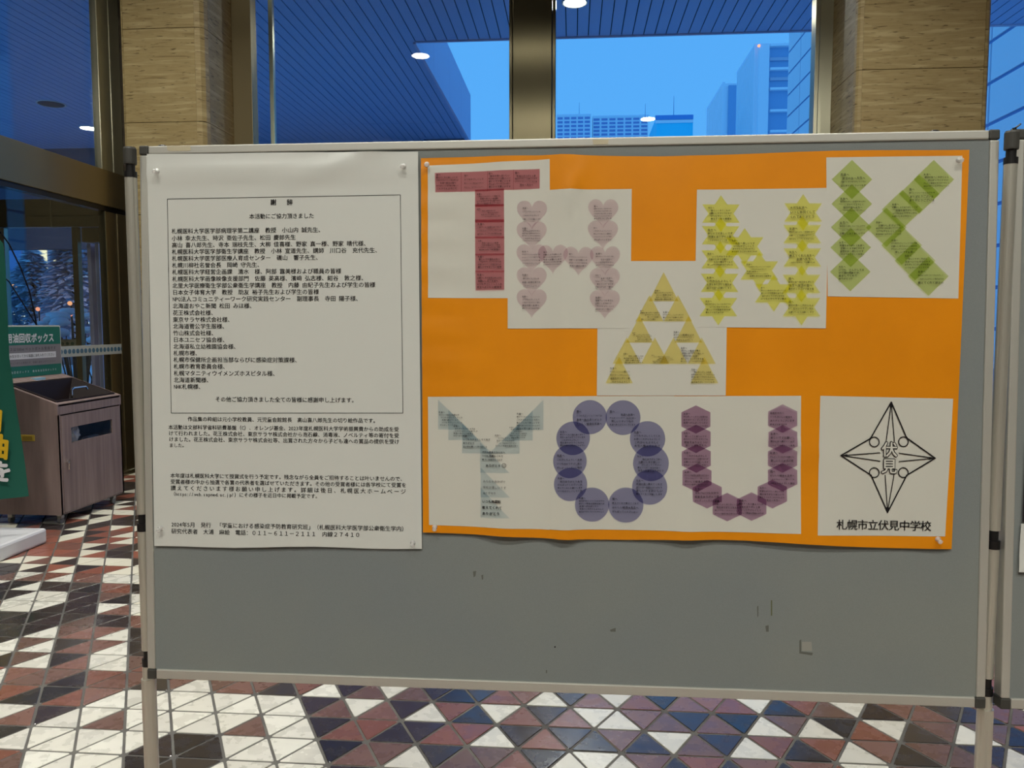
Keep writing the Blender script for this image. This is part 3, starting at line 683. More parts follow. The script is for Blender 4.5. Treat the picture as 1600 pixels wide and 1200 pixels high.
for pts, m in (([(739, 893), (744, 892), (743, 900), (740, 902)], scuff), ([(752, 899), (755, 898), (755, 905), (753, 906)], scuff), ([(1183, 948), (1185, 946), (1185, 962), (1183.5, 965)], scuff),
               ([(1204.5, 938), (1206.5, 938), (1206.5, 962), (1204.5, 962)], mat('green_scuff', lin((92, 96, 66)), 0.9)), ([(1196, 978), (1201, 977), (1201, 987), (1197, 987)], scuff),
               ([(1249, 1001), (1252, 999), (1252, 1018), (1270, 1020), (1269, 1024), (1249, 1021)], scuff), ([(1253, 1003), (1268, 1003), (1269, 1017), (1253, 1017)], scl),
               ([(953, 984), (962, 981), (962, 987), (954, 987)], scuff), ([(866, 1010), (868.5, 1009.5), (868, 1012), (866, 1012)], M_INK), ([(853, 1047), (855, 1047), (854.5, 1052), (853, 1052)], scuff)):
    patch('scuff', pts, m, 0.0038, b1, 0.0003)

def make_post(xc, label, wing=False):
    t = empty('stand_post', (xc, 0.03, FLOOR)); tag(t, label, 'stand post', 'aluminium posts holding the display boards')
    W_ = lambda u, v: onplane(u, v, 1, 0.03)[2] - FLOOR
    zt = W_(1576, 205)
    j = [W_(1576, 234), W_(1576, 257), W_(1562, 828), W_(1562, 857), W_(1548, 1058), W_(1548, 1085)]
    r = 0.0125
    def c(nm, z0, z1, rr, m, n=24):
        bm = bmesh.new(); cyl(bm, (0, 0, z0), (0, 0, z1), rr, n=n); bm_obj(nm, bm, m, t, smooth=False)
    bm = bmesh.new(); lathe(bm, [(0.013, j[0]), (0.0135, j[0] + 0.003), (0.0135, zt - 0.004), (0.012, zt), (0.001, zt + 0.001)], 24); bm_obj('top_cap', bm, M_CAP, t)
    for k, (a, b) in enumerate(((j[1], j[0]), (j[3], j[2]), (j[5], j[4]))):
        c('clamp', a, b, 0.0095, M_BLACK)
        c('clamp_ring', a, a + (b - a) * 0.45, 0.013, M_BLACK)
    c('tube', j[2], j[1], r, M_ALUP); c('tube', j[4], j[3], r, M_ALUP)
    c('lower_tube', 0.03, j[5] - 0.03, 0.0158, M_ALUP); c('tube', j[5] - 0.03, j[5], r, M_ALUP)
    bm = bmesh.new(); box(bm, -0.02, 0.02, -0.26, 0.26, 0.004, 0.03, 0.004); f = bm_obj('foot', bm, M_ALU, t)
    if wing:
        bm = bmesh.new(); cyl(bm, (0.004, 0, zt), (0.004, 0, zt + 0.006), 0.004, n=12); tube(bm, [Vector((-0.002, 0, zt + 0.002)), Vector((0.006, 0, zt + 0.006)), Vector((0.016, 0, zt + 0.014))], 0.0016); bm_obj('wing_screw', bm, M_BLACK, t)
    return t
make_post(-0.0145, 'silver post with black clamps at the left end of the board')
make_post(1.8155, 'silver post with wing screw between the two grey boards', True)
make_post(3.656, 'silver post at the far right end of the second board')

# ------------------------------------------------------------------ posters
def gauss(x, a, w): return math.exp(-((x - a) / w) ** 2)
PZ0, PZ1 = B(680, 823)[1], B(668, 257)[1]
def sstep(t): t = max(0, min(1, t)); return t * t * (3 - 2 * t)
def fo_raw(x, z):     # how far the orange poster stands off the cloth
    t = sstep((0.55 - z) / 0.35)              # looser towards the bottom edge
    top = sstep((z - 0.95) / 0.2)
    d = 0.0012 + 0.0022 * (0.5 + 0.5 * math.sin(9 * x + 2.1 * math.sin(4 * z + x)))
    d += (0.009 + 0.005 * t) * gauss(x, 0.93, 0.028) + (0.005 + 0.004 * t) * gauss(x, 0.80, 0.04) + 0.007 * gauss(x, 1.19, 0.03) * (0.4 + t)
    d += t * (0.012 * gauss(x, 1.42, 0.12) + 0.007 * gauss(x, 1.18, 0.09) + 0.006 * gauss(x, 0.83, 0.06))
    d += 0.002 * gauss(x, 1.36, 0.03) * gauss(z, 0.62, 0.2) + 0.003 * gauss(x + z * 0.5, 1.85, 0.03) * t
    d += top * (0.004 * gauss(x, 0.93, 0.07) + 0.003 * gauss(x, 1.25, 0.1))
    d += 0.0022 * (1 + math.sin(95 * z + 14 * x)) * gauss(x, 0.665, 0.05) * sstep((z - 0.6) / 0.1)
    d += 0.006 * gauss(x - 0.35 * z, 0.57, 0.012) * gauss(z, 1.08, 0.05) + 0.005 * gauss(z + 0.4 * x, 1.10, 0.012) * gauss(x, 1.40, 0.08)
    return d
def fw_raw(x, z):     # the white poster
    d = 0.0012 + 0.0016 * (0.5 + 0.5 * math.sin(7 * z + 3 * x))
    d += 0.008 * gauss(z, 1.125, 0.014) * gauss(x, 0.25, 0.3) + 0.006 * gauss(z - 0.35 * (x - 0.3), 1.085, 0.014) * sstep((x - 0.2) / 0.3)
    d += 0.003 * gauss(z, 0.31, 0.03) * gauss(x, 0.3, 0.15)
    return d
GS = 0.02
def facet(raw):
    """the same facets for every layer, so that no sheet pokes through the next"""
    cache = {}
    def g(i, k):
        if (i, k) not in cache: cache[(i, k)] = raw(i * GS, k * GS)
        return cache[(i, k)]
    def f(x, z):
        a, b = x / GS, z / GS; i, k = math.floor(a), math.floor(b); u, v = a - i, b - k
        if u >= v: return g(i, k) + (g(i + 1, k) - g(i, k)) * u + (g(i + 1, k + 1) - g(i + 1, k)) * v
        return g(i, k) + (g(i, k + 1) - g(i, k)) * v + (g(i + 1, k + 1) - g(i, k + 1)) * u
    return f
fo = facet(fo_raw); fw = facet(fw_raw)
def px_poly(pts, y=-0.003): return [B(u, v, y) for u, v in pts]
def rectpx(a, b, c, d, n=1): return [a, b, c, d]
def edge(p, q, n, wob, rnd):
    o = []
    for k in range(n):
        f = k / n; o.append((p[0] + (q[0] - p[0]) * f, p[1] + (q[1] - p[1]) * f + (wob * math.sin(f * PI) * math.sin(f * 9 + rnd) if k else 0)))
    return o
# white poster of thanks
wp = board_empty('white_poster', *B(445, 855), -0.001); tag(wp, 'large white paper poster of printed Japanese text pinned at left', 'poster'); wr = brel(wp)
pts = edge((229.5, 240.5), (653, 236.5), 8, 0.6, 0) + edge((653, 236.5), (659, 858), 4, 0, 0) + edge((659, 858), (241, 853), 10, 2.0, 1) + edge((241, 853), (229.5, 240.5), 4, 0, 0)
sheet_mesh('paper', px_poly(pts), M_PAPER, wp, fw, 0, wr, 0.02)
ink = Ink(); Y0 = -0.003
for k in (0, 1, 2, 3):
    P = [(261.5, 311), (625.5, 304.5), (629.5, 645.5), (267, 645.5)]; a, b = P[k], P[(k + 1) % 4]
    N = 24; pp = [B(a[0] + (b[0] - a[0]) * i / N, a[1] + (b[1] - a[1]) * i / N, Y0) for i in range(N + 1)]; ink.strip(pp, 0.0011)
ink.line('謝', (422.5, 316), (432, 316), off=0.02, y=Y0); ink.line('辞', (448, 316), (457.5, 316), off=0.02, y=Y0)
ink.line('本活動にご協力頂きました', (389.5, 338.2), (490.8, 338), off=0.014, y=Y0)
LINES = [('札幌医科大学医学部病理学第二講座　教授　小山内 誠先生、', 361.3), ('小林 幸太先生、時沢 亜佐子先生、松田 慶郎先生', 372.5), ('高山 喜八郎先生、寺本 瑞枝先生、大柳 佳喜様、野家 真一様、野家 晴代様、', 383),
 ('札幌医科大学医学部衛生学講座　教授　小林 宣道先生、講師　川口谷　充代先生、', 393.4), ('札幌医科大学医学部医療人育成センター　磯山　響子先生、', 403.9), ('札幌川柳社名誉会長　岡崎 守先生、', 414.5),
 ('札幌医科大学経営企画課　清水　様、阿部 露美様および職員の皆様', 425), ('札幌医科大学画像映像支援部門　佐藤 英高様、濱﨑 弘志様、紺谷　敦之様、', 435.8), ('北里大学医療衛生学部公衆衛生学講座　教授　内藤 由紀子先生および学生の皆様', 446.3),
 ('日本女子体育大学　教授　助友 裕子先生および学生の皆様', 456.8), ('NPO法人コミュニティーワーク研究実践センター　副理事長　寺田 陽子様、', 467.3), ('北海道おやこ新聞 松田 みほ様、', 478), ('花王株式会社様、', 488.7),
 ('東京サラヤ株式会社様、', 499.4), ('北海道菅公学生服様、', 509.8), ('竹山株式会社様、', 520.3), ('日本ユニセフ協会様、', 530.8), ('北海道私立幼稚園協会様、', 541.3), ('札幌市様、', 551.6),
 ('札幌市保健所企画担当部ならびに感染症対策課様、', 562), ('札幌市教育委員会様、', 572.4), ('札幌マタニティウイメンズホスピタル様、', 583), ('北海道新聞様、', 593.6), ('NHK札幌様、', 604)]
for k, (s, v) in enumerate(LINES): ink.line(s, (268 + 3 * k / 23, v), pitch=8.58, off=0.014, y=Y0)
ink.line('その他ご協力頂きました全ての皆様に感謝申し上げます。', (335.8, 623.8), (558, 624), off=0.014, y=Y0)
for s, v, a, b in (('作品集の枠組は元小学校教員、元児童会館館長　高山喜八郎先生の切り絵作品です。', 654.7, 292.7, 591), ('本活動は文部科学省科研費基盤（C）、オレンジ基金、2023年度札幌医科大学学術振興費からの助成を受', 667.4, 262.5, 623.3),
  ('けて行われました。花王株式会社、東京サラヤ株式会社から泡石鹸、消毒液、ノベルティ等の寄付を受', 676.9, 263, 623.5), ('けました。花王株式会社、東京サラヤ株式会社等、出賞された方々から子ども達への賞品の提供を受け', 686.3, 263.5, 623.8),
  ('ました。', 695.7, 264, 291), ('本年度は札幌医科大学にて授賞式を行う予定です。残念ながら全員をご招待することは叶いませんので、', 743, 265.8, 633),
  ('受賞者様の中から抽選で各賞の代表者を選ばせていただきます。その他の受賞者様には各学校にて受賞を', 752.6, 266, 635), ('讃えてくださいます様お願い申し上げます。詳細は後日、札幌医大ホームページ', 762.4, 266.3, 636),
  ('（https://web.sapmed.ac.jp/）にその様子を近日中に掲載予定です。', 771.6, 266.5, 500), ('2024年5月　発行　「学童における感染症予防教育研究班」（札幌医科大学医学部公衆衛生学内）', 819.3, 267.7, 636),
  ('研究代表者　大浦　麻絵　電話：０１１－６１１－２１１１　内線２７４１０', 829.8, 267.7, 563)):
    tot = sum(units(c) for c in s); x0, z0 = B(a, v, Y0); x1, _ = B(b, v, Y0); pt = (x1 - x0) / tot; x = x0; size = min(pt * 1.0, 0.0122)
    for c in s: ink.glyph(c, x, z0 - size * 0.38, size, 0.014); x += pt * units(c)
tag(ink.build('printed_text', M_INK, wp, fw, wr, 0.0006), kind='stuff')

# orange poster with letter sheets
op = board_empty('orange_poster', *B(1075, 850), -0.001); tag(op, 'orange poster with message shapes spelling THANK YOU, pinned at right', 'poster'); orl = brel(op)
pts = edge((657.5, 247), (1515, 234), 16, -3.2, 0.5) + edge((1515, 234), (1487, 858), 6, 0, 0) + edge((1487, 858), (661, 832), 18, 4.0, 1.2) + edge((661, 832), (657.5, 247), 6, 0, 0)
sheet_mesh('backing_paper', px_poly(pts), M_ORANGE, op, fo, 0, orl, 0.02)
def sheet(label, pts, lift):
    P = px_poly(pts); cx = sum(p[0] for p in P) / len(P); cz = min(p[1] for p in P)
    o = sheet_mesh('letter_sheet', P, M_SHEET, op, fo, lift, orl, 0.02); o['label'] = label; return o
NOTE = ['先輩へ', 'いつもやさしくしてくれて', 'ありがとうございます', 'これからもよろしく', 'お願いします', '先生へ', 'いつも分かりやすい', '授業をありがとう', '教えてくれて', '楽しいです', '部活の皆へ', '友達へ', 'おいしい給食を', '毎日ありがとう', 'がんばってください']
rh = random.Random(11)
def write(inkk, cx, cy, w, h, lines=None, size=None, off=0.018, seed=None):
    n = lines and len(lines) or rh.choice((4, 5, 5, 6)); ls = lines or [rh.choice(('先生へ', '先輩へ', '友達へ', '皆へ'))] + [(rh.choice(NOTE[1:]) + rh.choice(NOTE[1:]))[:rh.choice((9, 11, 13, 14))] for _ in range(n - 1)]
    lh = h / n
    for k, s in enumerate(ls):
        sz = size or ((min(lh * 0.92, w / max(len(q) for q in ls)) if lines else min(lh * 0.85, w / 9.0)) * rh.uniform(0.88, 1.08)); v = cy - h / 2 + lh * (k + 0.5); tot = sz * len(s)
        if tot > w: sz *= w / tot; tot = w
        u = cx - w / 2 + (0 if k == 0 or lines else rh.uniform(0, max(0, w - tot)))
        x, z = B(u, v, Y0); x2, _ = B(u + 100, v, Y0); sc = (x2 - x) / 100
        for c in s:
            inkk.glyph(c, x, z - sz * sc * 0.4 + rh.uniform(-.05, .05) * sz * sc, sz * sc * rh.uniform(0.85, 1.0), off); x += sz * sc * rh.uniform(0.93, 1.0)
LIFT = {'n': 0}
def shapes(parent, name, polys, m, base):
    for k, P in enumerate(polys):
        o = sheet_mesh(name, px_poly(P), m, None, fo, base + 0.00022 * (k + 1), orl, 0.02); o.parent = parent
def heart(cx, cy, w, h):
    o = []
    for k in range(36):
        t = 2 * PI * k / 36; x = 16 * math.sin(t) ** 3; y = 13 * math.cos(t) - 5 * math.cos(2 * t) - 2 * math.cos(3 * t) - math.cos(4 * t)
        o.append((cx + x / 32 * w, cy - (y + 2.5) / 29 * h))
    return o[::-1]
def c4(x, y): return (650 + x / 4.137, 230 + y / 4.137)
def c5(x, y): return (920 + x / 3.637, 290 + y / 3.637)
def c6(x, y): return (1270 + x / 4.8, 230 + y / 4.8)
def c7(x, y): return (660 + x / 4, 600 + y / 4)
def c8(x, y): return (1040 + x / 3.2, 600 + y / 3.2)
inks = {}
def ink_on(parent, lift, fill, dark=True):
    i = Ink(); fill(i); o = i.build('handwriting', M_INK if dark else M_INK2, None, fo, orl, lift); o.parent = parent; tag(o, kind='stuff')
# T
sT = sheet('white sheet with letter T of rose squares', [(668, 259), (859, 249.5), (858.5, 297), (793.5, 466.5), (669, 465.5)][:0] + [(668.5, 259), (859, 249.5), (860, 466.5), (669, 465.5)], 0.0006)
pol = [[c4(*p) for p in q] for q in ([(123, 168), (294, 161), (294, 288), (125, 292)], [(292, 161), (463, 155), (463, 284), (292, 288)], [(461, 155), (632, 148), (632, 278), (461, 284)], [(630, 148), (800, 142), (800, 268), (630, 278)],
    [(382, 275), (570, 270), (570, 383), (382, 385)], [(382, 370), (570, 370), (571, 485), (382, 486)], [(382, 468), (571, 468), (571, 588), (382, 588)], [(382, 579), (572, 579), (572, 697), (383, 697)], [(383, 689), (572, 689), (572, 806), (384, 806)], [(384, 800), (572, 800), (572, 922), (386, 926)])]
M_ROSE = tint_mat('rose_print', (0.62, 0.24, 0.28))
shapes(sT, 'square', pol, M_ROSE, 0.0006)
def fT(i):
    for (x, y, w, h) in ((208, 225, 150, 105), (378, 222, 130, 100), (545, 215, 150, 105), (715, 208, 150, 95), (476, 335, 165, 75), (476, 425, 160, 60), (480, 530, 165, 85), (478, 635, 150, 70), (480, 742, 160, 85), (480, 865, 170, 100)):
        u, v = c4(x, y); write(i, u, v, w / 4.137, h / 4.137)
ink_on(sT, 0.0034, fT)
# A (goes under H and N)
sA = sheet('white sheet with letter A of yellow triangles', [(934.5, 408), (1089, 408), (1137, 512), (1134, 617.5), (932.5, 618)][:0] + [(934.5, 408), (1137, 408), (1134, 618), (932.5, 618)], 0.0007)
def tr(ax, ay, w=80, h=155): return [c5(ax, ay), c5(ax - w, ay + h), c5(ax + w, ay + h)]
pol = [tr(425, 492, 84, 165), tr(345, 622, 80, 150), tr(505, 622, 80, 150), tr(288, 740, 78, 152), tr(565, 740, 78, 152), tr(215, 862, 80, 150), tr(375, 862, 80, 150), tr(480, 862, 80, 150), tr(640, 862, 80, 150), tr(172, 972, 78, 150), tr(655, 972, 80, 150)]
shapes(sA, 'triangle', pol, tint_mat('yellow_print', (0.92, 0.80, 0.30)), 0.0007)
def fA(i):
    for (x, y, w, h) in ((428, 622, 110, 62), (350, 735, 120, 60), (480, 742, 120, 60), (312, 860, 130, 55), (540, 855, 120, 60), (255, 980, 120, 60), (420, 985, 130, 50), (590, 960, 140, 90), (180, 1075, 120, 95), (650, 1080, 140, 85)):
        u, v = c5(x, y); write(i, u, v, w / 3.637, h / 3.637)
ink_on(sA, 0.0036, fA)
# H
sH = sheet('white sheet with letter H of pink hearts', [(793.5, 298.5), (987, 295.5), (985, 513), (793.5, 513.5)], 0.0011)
hc = [(750, 440), (748, 575), (747, 722), (748, 870), (748, 1012), (885, 728), (1050, 740), (1210, 432), (1208, 570), (1222, 735), (1220, 875), (1220, 1018)]
pol = [heart(*c4(x, y), 196 / 4.137, 190 / 4.137) for x, y in hc]
shapes(sH, 'heart', pol, tint_mat('pink_print', (0.80, 0.66, 0.72)), 0.0011)
def fH(i):
    for (x, y) in hc: u, v = c4(x, y - 8); write(i, u, v, 122 / 4.137, 95 / 4.137)
ink_on(sH, 0.0045, fH)
# N
sN = sheet('white sheet with letter N of yellow six-pointed stars', [(1088.5, 297), (1295.5, 293.5), (1290.5, 513), (1084.5, 511)], 0.0011)
def star(cx, cy, rx=124, ry=104):
    o = []
    for k in range(12):
        a = PI / 2 + k * PI / 6; r = 1 if k % 2 == 0 else 0.577; o.append(c5(cx + rx * r * math.cos(a), cy - ry * r * math.sin(a)))
    return o
sc_ = [(750, 160), (748, 283), (746, 420), (742, 553), (735, 690), (885, 345), (968, 482), (1050, 612), (1217, 152), (1212, 275), (1212, 408), (1207, 558), (1207, 690)]
shapes(sN, 'star', [star(x, y) for x, y in sc_], tint_mat('lemon_print', (0.93, 0.91, 0.24)), 0.0011)
def fN(i):
    for k, (x, y) in enumerate(sc_):
        u, v = c5(x, y); write(i, u, v, 150 / 3.637, 78 / 3.637, lines=['大切な友達へ', 'いつも仲良くして', 'くれてありがとう'] if k == 8 else None)
ink_on(sN, 0.0047, fN)
# K
sK = sheet('white sheet with letter K of green diamonds', [(1291, 246), (1503.5, 243.5), (1497, 466.5), (1293.5, 463)], 0.0007)
def dia(cx, cy, w=152, h=147): return [c6(cx, cy - h), c6(cx - w, cy), c6(cx, cy + h), c6(cx + w, cy)]
kc = [(293, 242), (292, 425), (288, 600), (284, 752), (281, 934), (904, 243), (795, 352), (667, 468), (548, 602), (663, 736), (763, 852), (862, 968)]
shapes(sK, 'diamond', [dia(x, y) for x, y in kc], tint_mat('green_print', (0.62, 0.73, 0.28)), 0.0007)
def fK(i):
    for k, (x, y) in enumerate(kc):
        u, v = c6(x + (20 if k > 4 else 10), y + 8); write(i, u, v, 200 / 4.8, 110 / 4.8, lines=['先生へ', 'いつも、けんかしてる', 'けど国の成績とか、', '励ましてくれて', 'ありがとう♡'] if k == 4 else None)
ink_on(sK, 0.0042, fK)
# Y
sY = sheet('white sheet with letter Y of pale blue triangles', [(668.5, 620), (858, 619), (859, 827), (670.5, 820)], 0.0007)
pol = [[c7(*p) for p in q] for q in ([(98, 98), (98, 285), (290, 285)], [(162, 160), (162, 350), (352, 350)], [(248, 240), (248, 433), (438, 433)], [(757, 98), (565, 287), (757, 287)], [(690, 165), (503, 352), (690, 352)], [(608, 240), (418, 433), (608, 433)],
      [(362, 365), (362, 553), (547, 553)], [(365, 520), (365, 705), (550, 705)], [(365, 645), (365, 833), (547, 833)])]
shapes(sY, 'triangle', pol, tint_mat('pale_blue_print', (0.66, 0.75, 0.81)), 0.0007)
def fY(i):
    for (x, y, w, h, L) in ((180, 215, 155, 95, None), (275, 292, 160, 75, None), (345, 355, 180, 90, ['先輩へ', 'いつもなかよくしてくれて', 'ありがとう', '次の曲を聴いてありがとう']), (665, 230, 150, 110, None), (605, 300, 120, 75, None), (530, 350, 150, 80, None),
                            (450, 445, 150, 70, ['大切な友達のみんなへ', 'いつも笑顔をくれて', '暖かい気持ちをくれて']), (447, 505, 100, 30, ['ありがとう']), (440, 765, 130, 110, ['いつも時間割', '教えてくれて', 'ありがとう'])):
        u, v = c7(x, y); write(i, u, v, w / 4, h / 4, lines=L, off=0.02 if L else 0.01)
    # little smiling face
    cx, cz = B(*c7(512, 506), Y0); s = 0.0045
    i.strip([(cx + s * math.cos(a * PI / 8), cz + s * math.sin(a * PI / 8)) for a in range(16)], 0.0008, True)
    i.strip([(cx + s * .5 * math.cos(PI + a * PI / 6), cz + s * .5 * math.sin(PI + a * PI / 6)) for a in range(7)], 0.0007)
    for e in (-1, 1): i.strip([(cx + e * s * .35, cz + s * .2), (cx + e * s * .35, cz + s * .45)], 0.0008)
ink_on(sY, 0.0036, fY)
def fY2(i):
    u, v = c7(455, 640); write(i, u, v, 150 / 4, 110 / 4, lines=['みんなのおかげで', '学校が楽しいです', 'ありがとう'], off=0.0)
ink_on(sY, 0.0036, fY2, False)
# O
sO = sheet('white sheet with letter O of violet discs', [(857.5, 619), (1053, 618.5), (1053.5, 829), (858.5, 826.5)], 0.0009)
oc = [(1046, 207, 107), (1254, 210, 109), (942, 337, 105), (1407, 342, 111), (922, 480, 105), (1428, 494, 112), (926, 623, 104), (1420, 643, 110), (1060, 752, 107), (1271, 755, 110)]
pol = [[c7(x + r * math.cos(-2 * PI * k / 40), y + r * math.sin(-2 * PI * k / 40)) for k in range(40)] for x, y, r in oc]
shapes(sO, 'disc', pol, tint_mat('violet_print', (0.33, 0.33, 0.55)), 0.0009)
def fO(i):
    for (x, y, r) in oc: u, v = c7(x, y); write(i, u, v, r * 1.55 / 4, r * 0.95 / 4)
ink_on(sO, 0.0040, fO)
# U
sU = sheet('white sheet with letter U of mauve hexagons', [(1052, 619), (1252, 618.5), (1250, 833), (1052.5, 829)], 0.0007)
uc = [(151, 177), (152, 274), (153, 372), (156, 468), (207, 550), (307, 614), (428, 611), (531, 548), (583, 464), (583, 371), (584, 275), (584, 172)]
pol = [[c8(x + 84.5 * 0.866 * [0, -1, -1, 0, 1, 1][k], y - 71 * [1, 0.5, -0.5, -1, -0.5, 0.5][k]) for k in range(6)] for x, y in uc]
shapes(sU, 'hexagon', pol, tint_mat('mauve_print', (0.47, 0.30, 0.45)), 0.0007)
def fU(i):
    for k, (x, y) in enumerate(uc): u, v = c8(x, y); write(i, u, v, 128 / 3.2, 76 / 3.2, lines=['給食室の方へ', 'いつもおいしい給食を', 'ありがとうございます', '給食が大好きです'] if k == 11 else None)
ink_on(sU, 0.0040, fU)
# emblem sheet
sE = sheet('white sheet with black four-pointed star emblem and school name', [(1282, 618.5), (1489, 623), (1476.5, 838), (1276, 835.5)], 0.0007)
i = Ink(); bb = lambda L: [B(*c8(x, y), Y0) for x, y in L]
LWd = 0.0020
i.strip(bb([(1127, 90), (1027, 265), (1018, 275), (875, 357), (1025, 455), (1107, 640), (1203, 455), (1345, 370), (1208, 272), (1200, 262)]), LWd * 1.3, True)
for L in ([(1127, 95), (1100, 292)], [(1127, 95), (1142, 285)], [(1107, 635), (1095, 455)], [(1107, 635), (1140, 450)], [(885, 357), (1070, 343)], [(885, 358), (1070, 385)], [(1340, 370), (1165, 345)], [(1340, 370), (1165, 387)]): i.strip(bb(L), LWd * 0.9)
for cx, cy in ((1042, 289), (1187, 288), (1041, 442), (1186, 442)):
    i.strip(bb([(cx + 24 * math.cos(2 * PI * k / 28), cy + 24 * math.sin(2 * PI * k / 28)) for k in range(28)]), LWd, True)
for (x, y) in ((1127, 105), (1107, 625)): i.quad(bb([(x - 8, y + (10 if y < 300 else -10)), (x + 8, y + (10 if y < 300 else -10)), (x, y - (15 if y < 300 else -15))]))
for (x, y) in ((893, 357), (1328, 370)): i.quad(bb([(x - 14 if x < 1000 else x + 14, y), (x + (14 if x < 1000 else -14), y - 7), (x + (14 if x < 1000 else -14), y + 7)]))
o = i.build('emblem', M_INK, None, fo, orl, 0.0022); o.parent = sE
def big(i, ch, x, y, s, off, d0=0.0):
    X, Z = B(*c8(x, y), Y0); X2, _ = B(*c8(x + 100, y), Y0); k = (X2 - X) / 100; i.glyph(ch, X - s * k / 2, Z - s * k * 0.38, s * k, off, d0=d0)
wi = Ink(); fi = Ink()
for c, x, y in (('伏', 1117, 326), ('見', 1115, 409)):
    for k in range(14): big(wi, c, x + 5.4 * math.cos(2 * PI * k / 14), y + 5.4 * math.sin(2 * PI * k / 14), 80, 0, k * 2e-5)
    for k in range(6): big(fi, c, x + 1.5 * math.cos(2 * PI * k / 6), y + 1.5 * math.sin(2 * PI * k / 6), 80, 0, k * 5e-5)
o = wi.build('emblem_character', M_INK, None, fo, orl, 0.0026); o.parent = sE; tag(o, kind='stuff')
o = fi.build('emblem_character_fill', M_SHEET, None, fo, orl, 0.0032); o.parent = sE; tag(o, kind='stuff')
wi = Ink(); wi.line('札幌市立伏見中学校', (1305.2, 818.6), (1453.5, 818.9), off=0.012, y=Y0, size=1.06)
o = wi.build('school_name', M_INK, None, fo, orl, 0.0022); o.parent = sE; tag(o, kind='stuff')

# push pins
def pin(u, v, fn, lb):
    x, z = B(u, v, -0.004); t = board_empty('push_pin', x, z, -fn(x, z) - 0.0012); tag(t, lb, 'push pin', 'clear push pins holding the posters')
    m = Matrix.Rotation(PI / 2 + 0.25, 4, 'X') @ Matrix.Rotation(random.uniform(-0.2, 0.2), 4, 'Y')
    bm = bmesh.new(); lathe(bm, [(0.0055, 0), (0.0058, 0.0015), (0.0032, 0.003), (0.0026, 0.009), (0.0046, 0.011), (0.0048, 0.0135), (0.0035, 0.015)], 16, m); bm_obj('head', bm, M_PINS, t, smooth=True)
    bm = bmesh.new(); cyl(bm, m @ Vector((0, 0, -0.002)), m @ Vector((0, 0, 0.012)), 0.0006, n=6); bm_obj('needle', bm, M_STEEL, t)
for u, v, f, lb in ((247, 268, fw, 'clear push pin in upper left corner of the white poster'), (631, 260, fw, 'clear push pin in upper right corner of the white poster'), (251, 825, fw, 'clear push pin in lower left corner of the white poster'), (645, 848, fw, 'clear push pin in lower right corner of the white poster'),
                    (667, 257, fo, 'clear push pin in upper left corner of the orange poster'), (1498, 250, fo, 'clear push pin in upper right corner of the orange poster'), (679.5, 823, fo, 'clear push pin in lower left corner of the orange poster'), (1465, 842, fo, 'clear push pin in lower right corner of the orange poster')):
    pin(u, v, f, lb)
# paper on the second board
x0, z0 = B(1590, 893); x1, z1 = B(1598, 818)
t = board_empty('notice_sheet', x0 + 0.15, z0, -0.001); tag(t, 'white paper on the second board at the right photo edge', 'paper')
sheet_mesh('paper', [(x0, z0), (x0 + 0.3, z0), (x0 + 0.3, z1), (x0 + 0.004, z1)], M_PAPER, t, lambda x, z: 0.001 + 0.004 * gauss(z, z0, 0.03), 0, brel(t), 0.02)
t2 = board_empty('photo_print', x0 + 0.15, z1, -0.001); tag(t2, 'dark print pinned above the white paper on the second board', 'paper')
sheet_mesh('paper', [(x0 + 0.006, z1 + 0.004), (x0 + 0.3, z1 + 0.004), (x0 + 0.3, z1 + 0.2), (x0 + 0.01, z1 + 0.2)], mat('dark_print', lin((40, 40, 44)), 0.4), t2, lambda x, z: 0.001, 0, brel(t2), 0.05)

# ------------------------------------------------------------------ waste oil collection cabinet
BX0, BX1, BY0, BY1 = -3.78, -3.22, 4.385, 5.285; BZ0 = FLOOR + 0.085; ZF, ZB, XF = 0.15, 0.345, -3.775
cb = empty('collection_cabinet', ((BX0 + BX1) / 2, (BY0 + BY1) / 2, FLOOR)); tag(cb, 'taupe wood-laminate collection cabinet on castors with sloping black hopper', 'cabinet')
L = cb.location
def P3(x, y, z): return Vector((x, y, z)) - L
def prism(bm, prof, y0, y1):
    a = [bm.verts.new(P3(x, y0, z)) for x, z in prof]; b = [bm.verts.new(P3(x, y1, z)) for x, z in prof]
    bm.faces.new(a); bm.faces.new(b[::-1]); n = len(prof)
    for k in range(n): bm.faces.new((a[k], b[k], b[(k + 1) % n], a[(k + 1) % n]))
    bmesh.ops.recalc_face_normals(bm, faces=bm.faces[:])
prof = [(BX0, BZ0), (BX1, BZ0), (BX1, ZF), (XF, ZB), (BX0, ZB)]
for y0, y1 in ((BY0, BY0 + 0.02), (BY1 - 0.02, BY1)):
    bm = bmesh.new(); prism(bm, prof, y0, y1); bm_obj('side_panel', bm, M_BIN, cb)
bxo('back_panel', rel(cb, (BX0, BX0 + 0.02, BY0 + .02, BY1 - .02, BZ0, ZB - 0.02)), M_BIN, cb)
bxo('bottom_panel', rel(cb, (BX0, BX1 - 0.02, BY0 + .02, BY1 - .02, BZ0, BZ0 + 0.02)), M_BIN, cb)
bxo('top_panel', rel(cb, (BX0, XF, BY0 + .02, BY1 - .02, ZB - 0.02, ZB)), M_BIN, cb)
bxo('front_rail', rel(cb, (BX1 - 0.02, BX1, BY0 + .02, BY1 - .02, 0.062, ZF - 0.006)), M_BIN, cb)
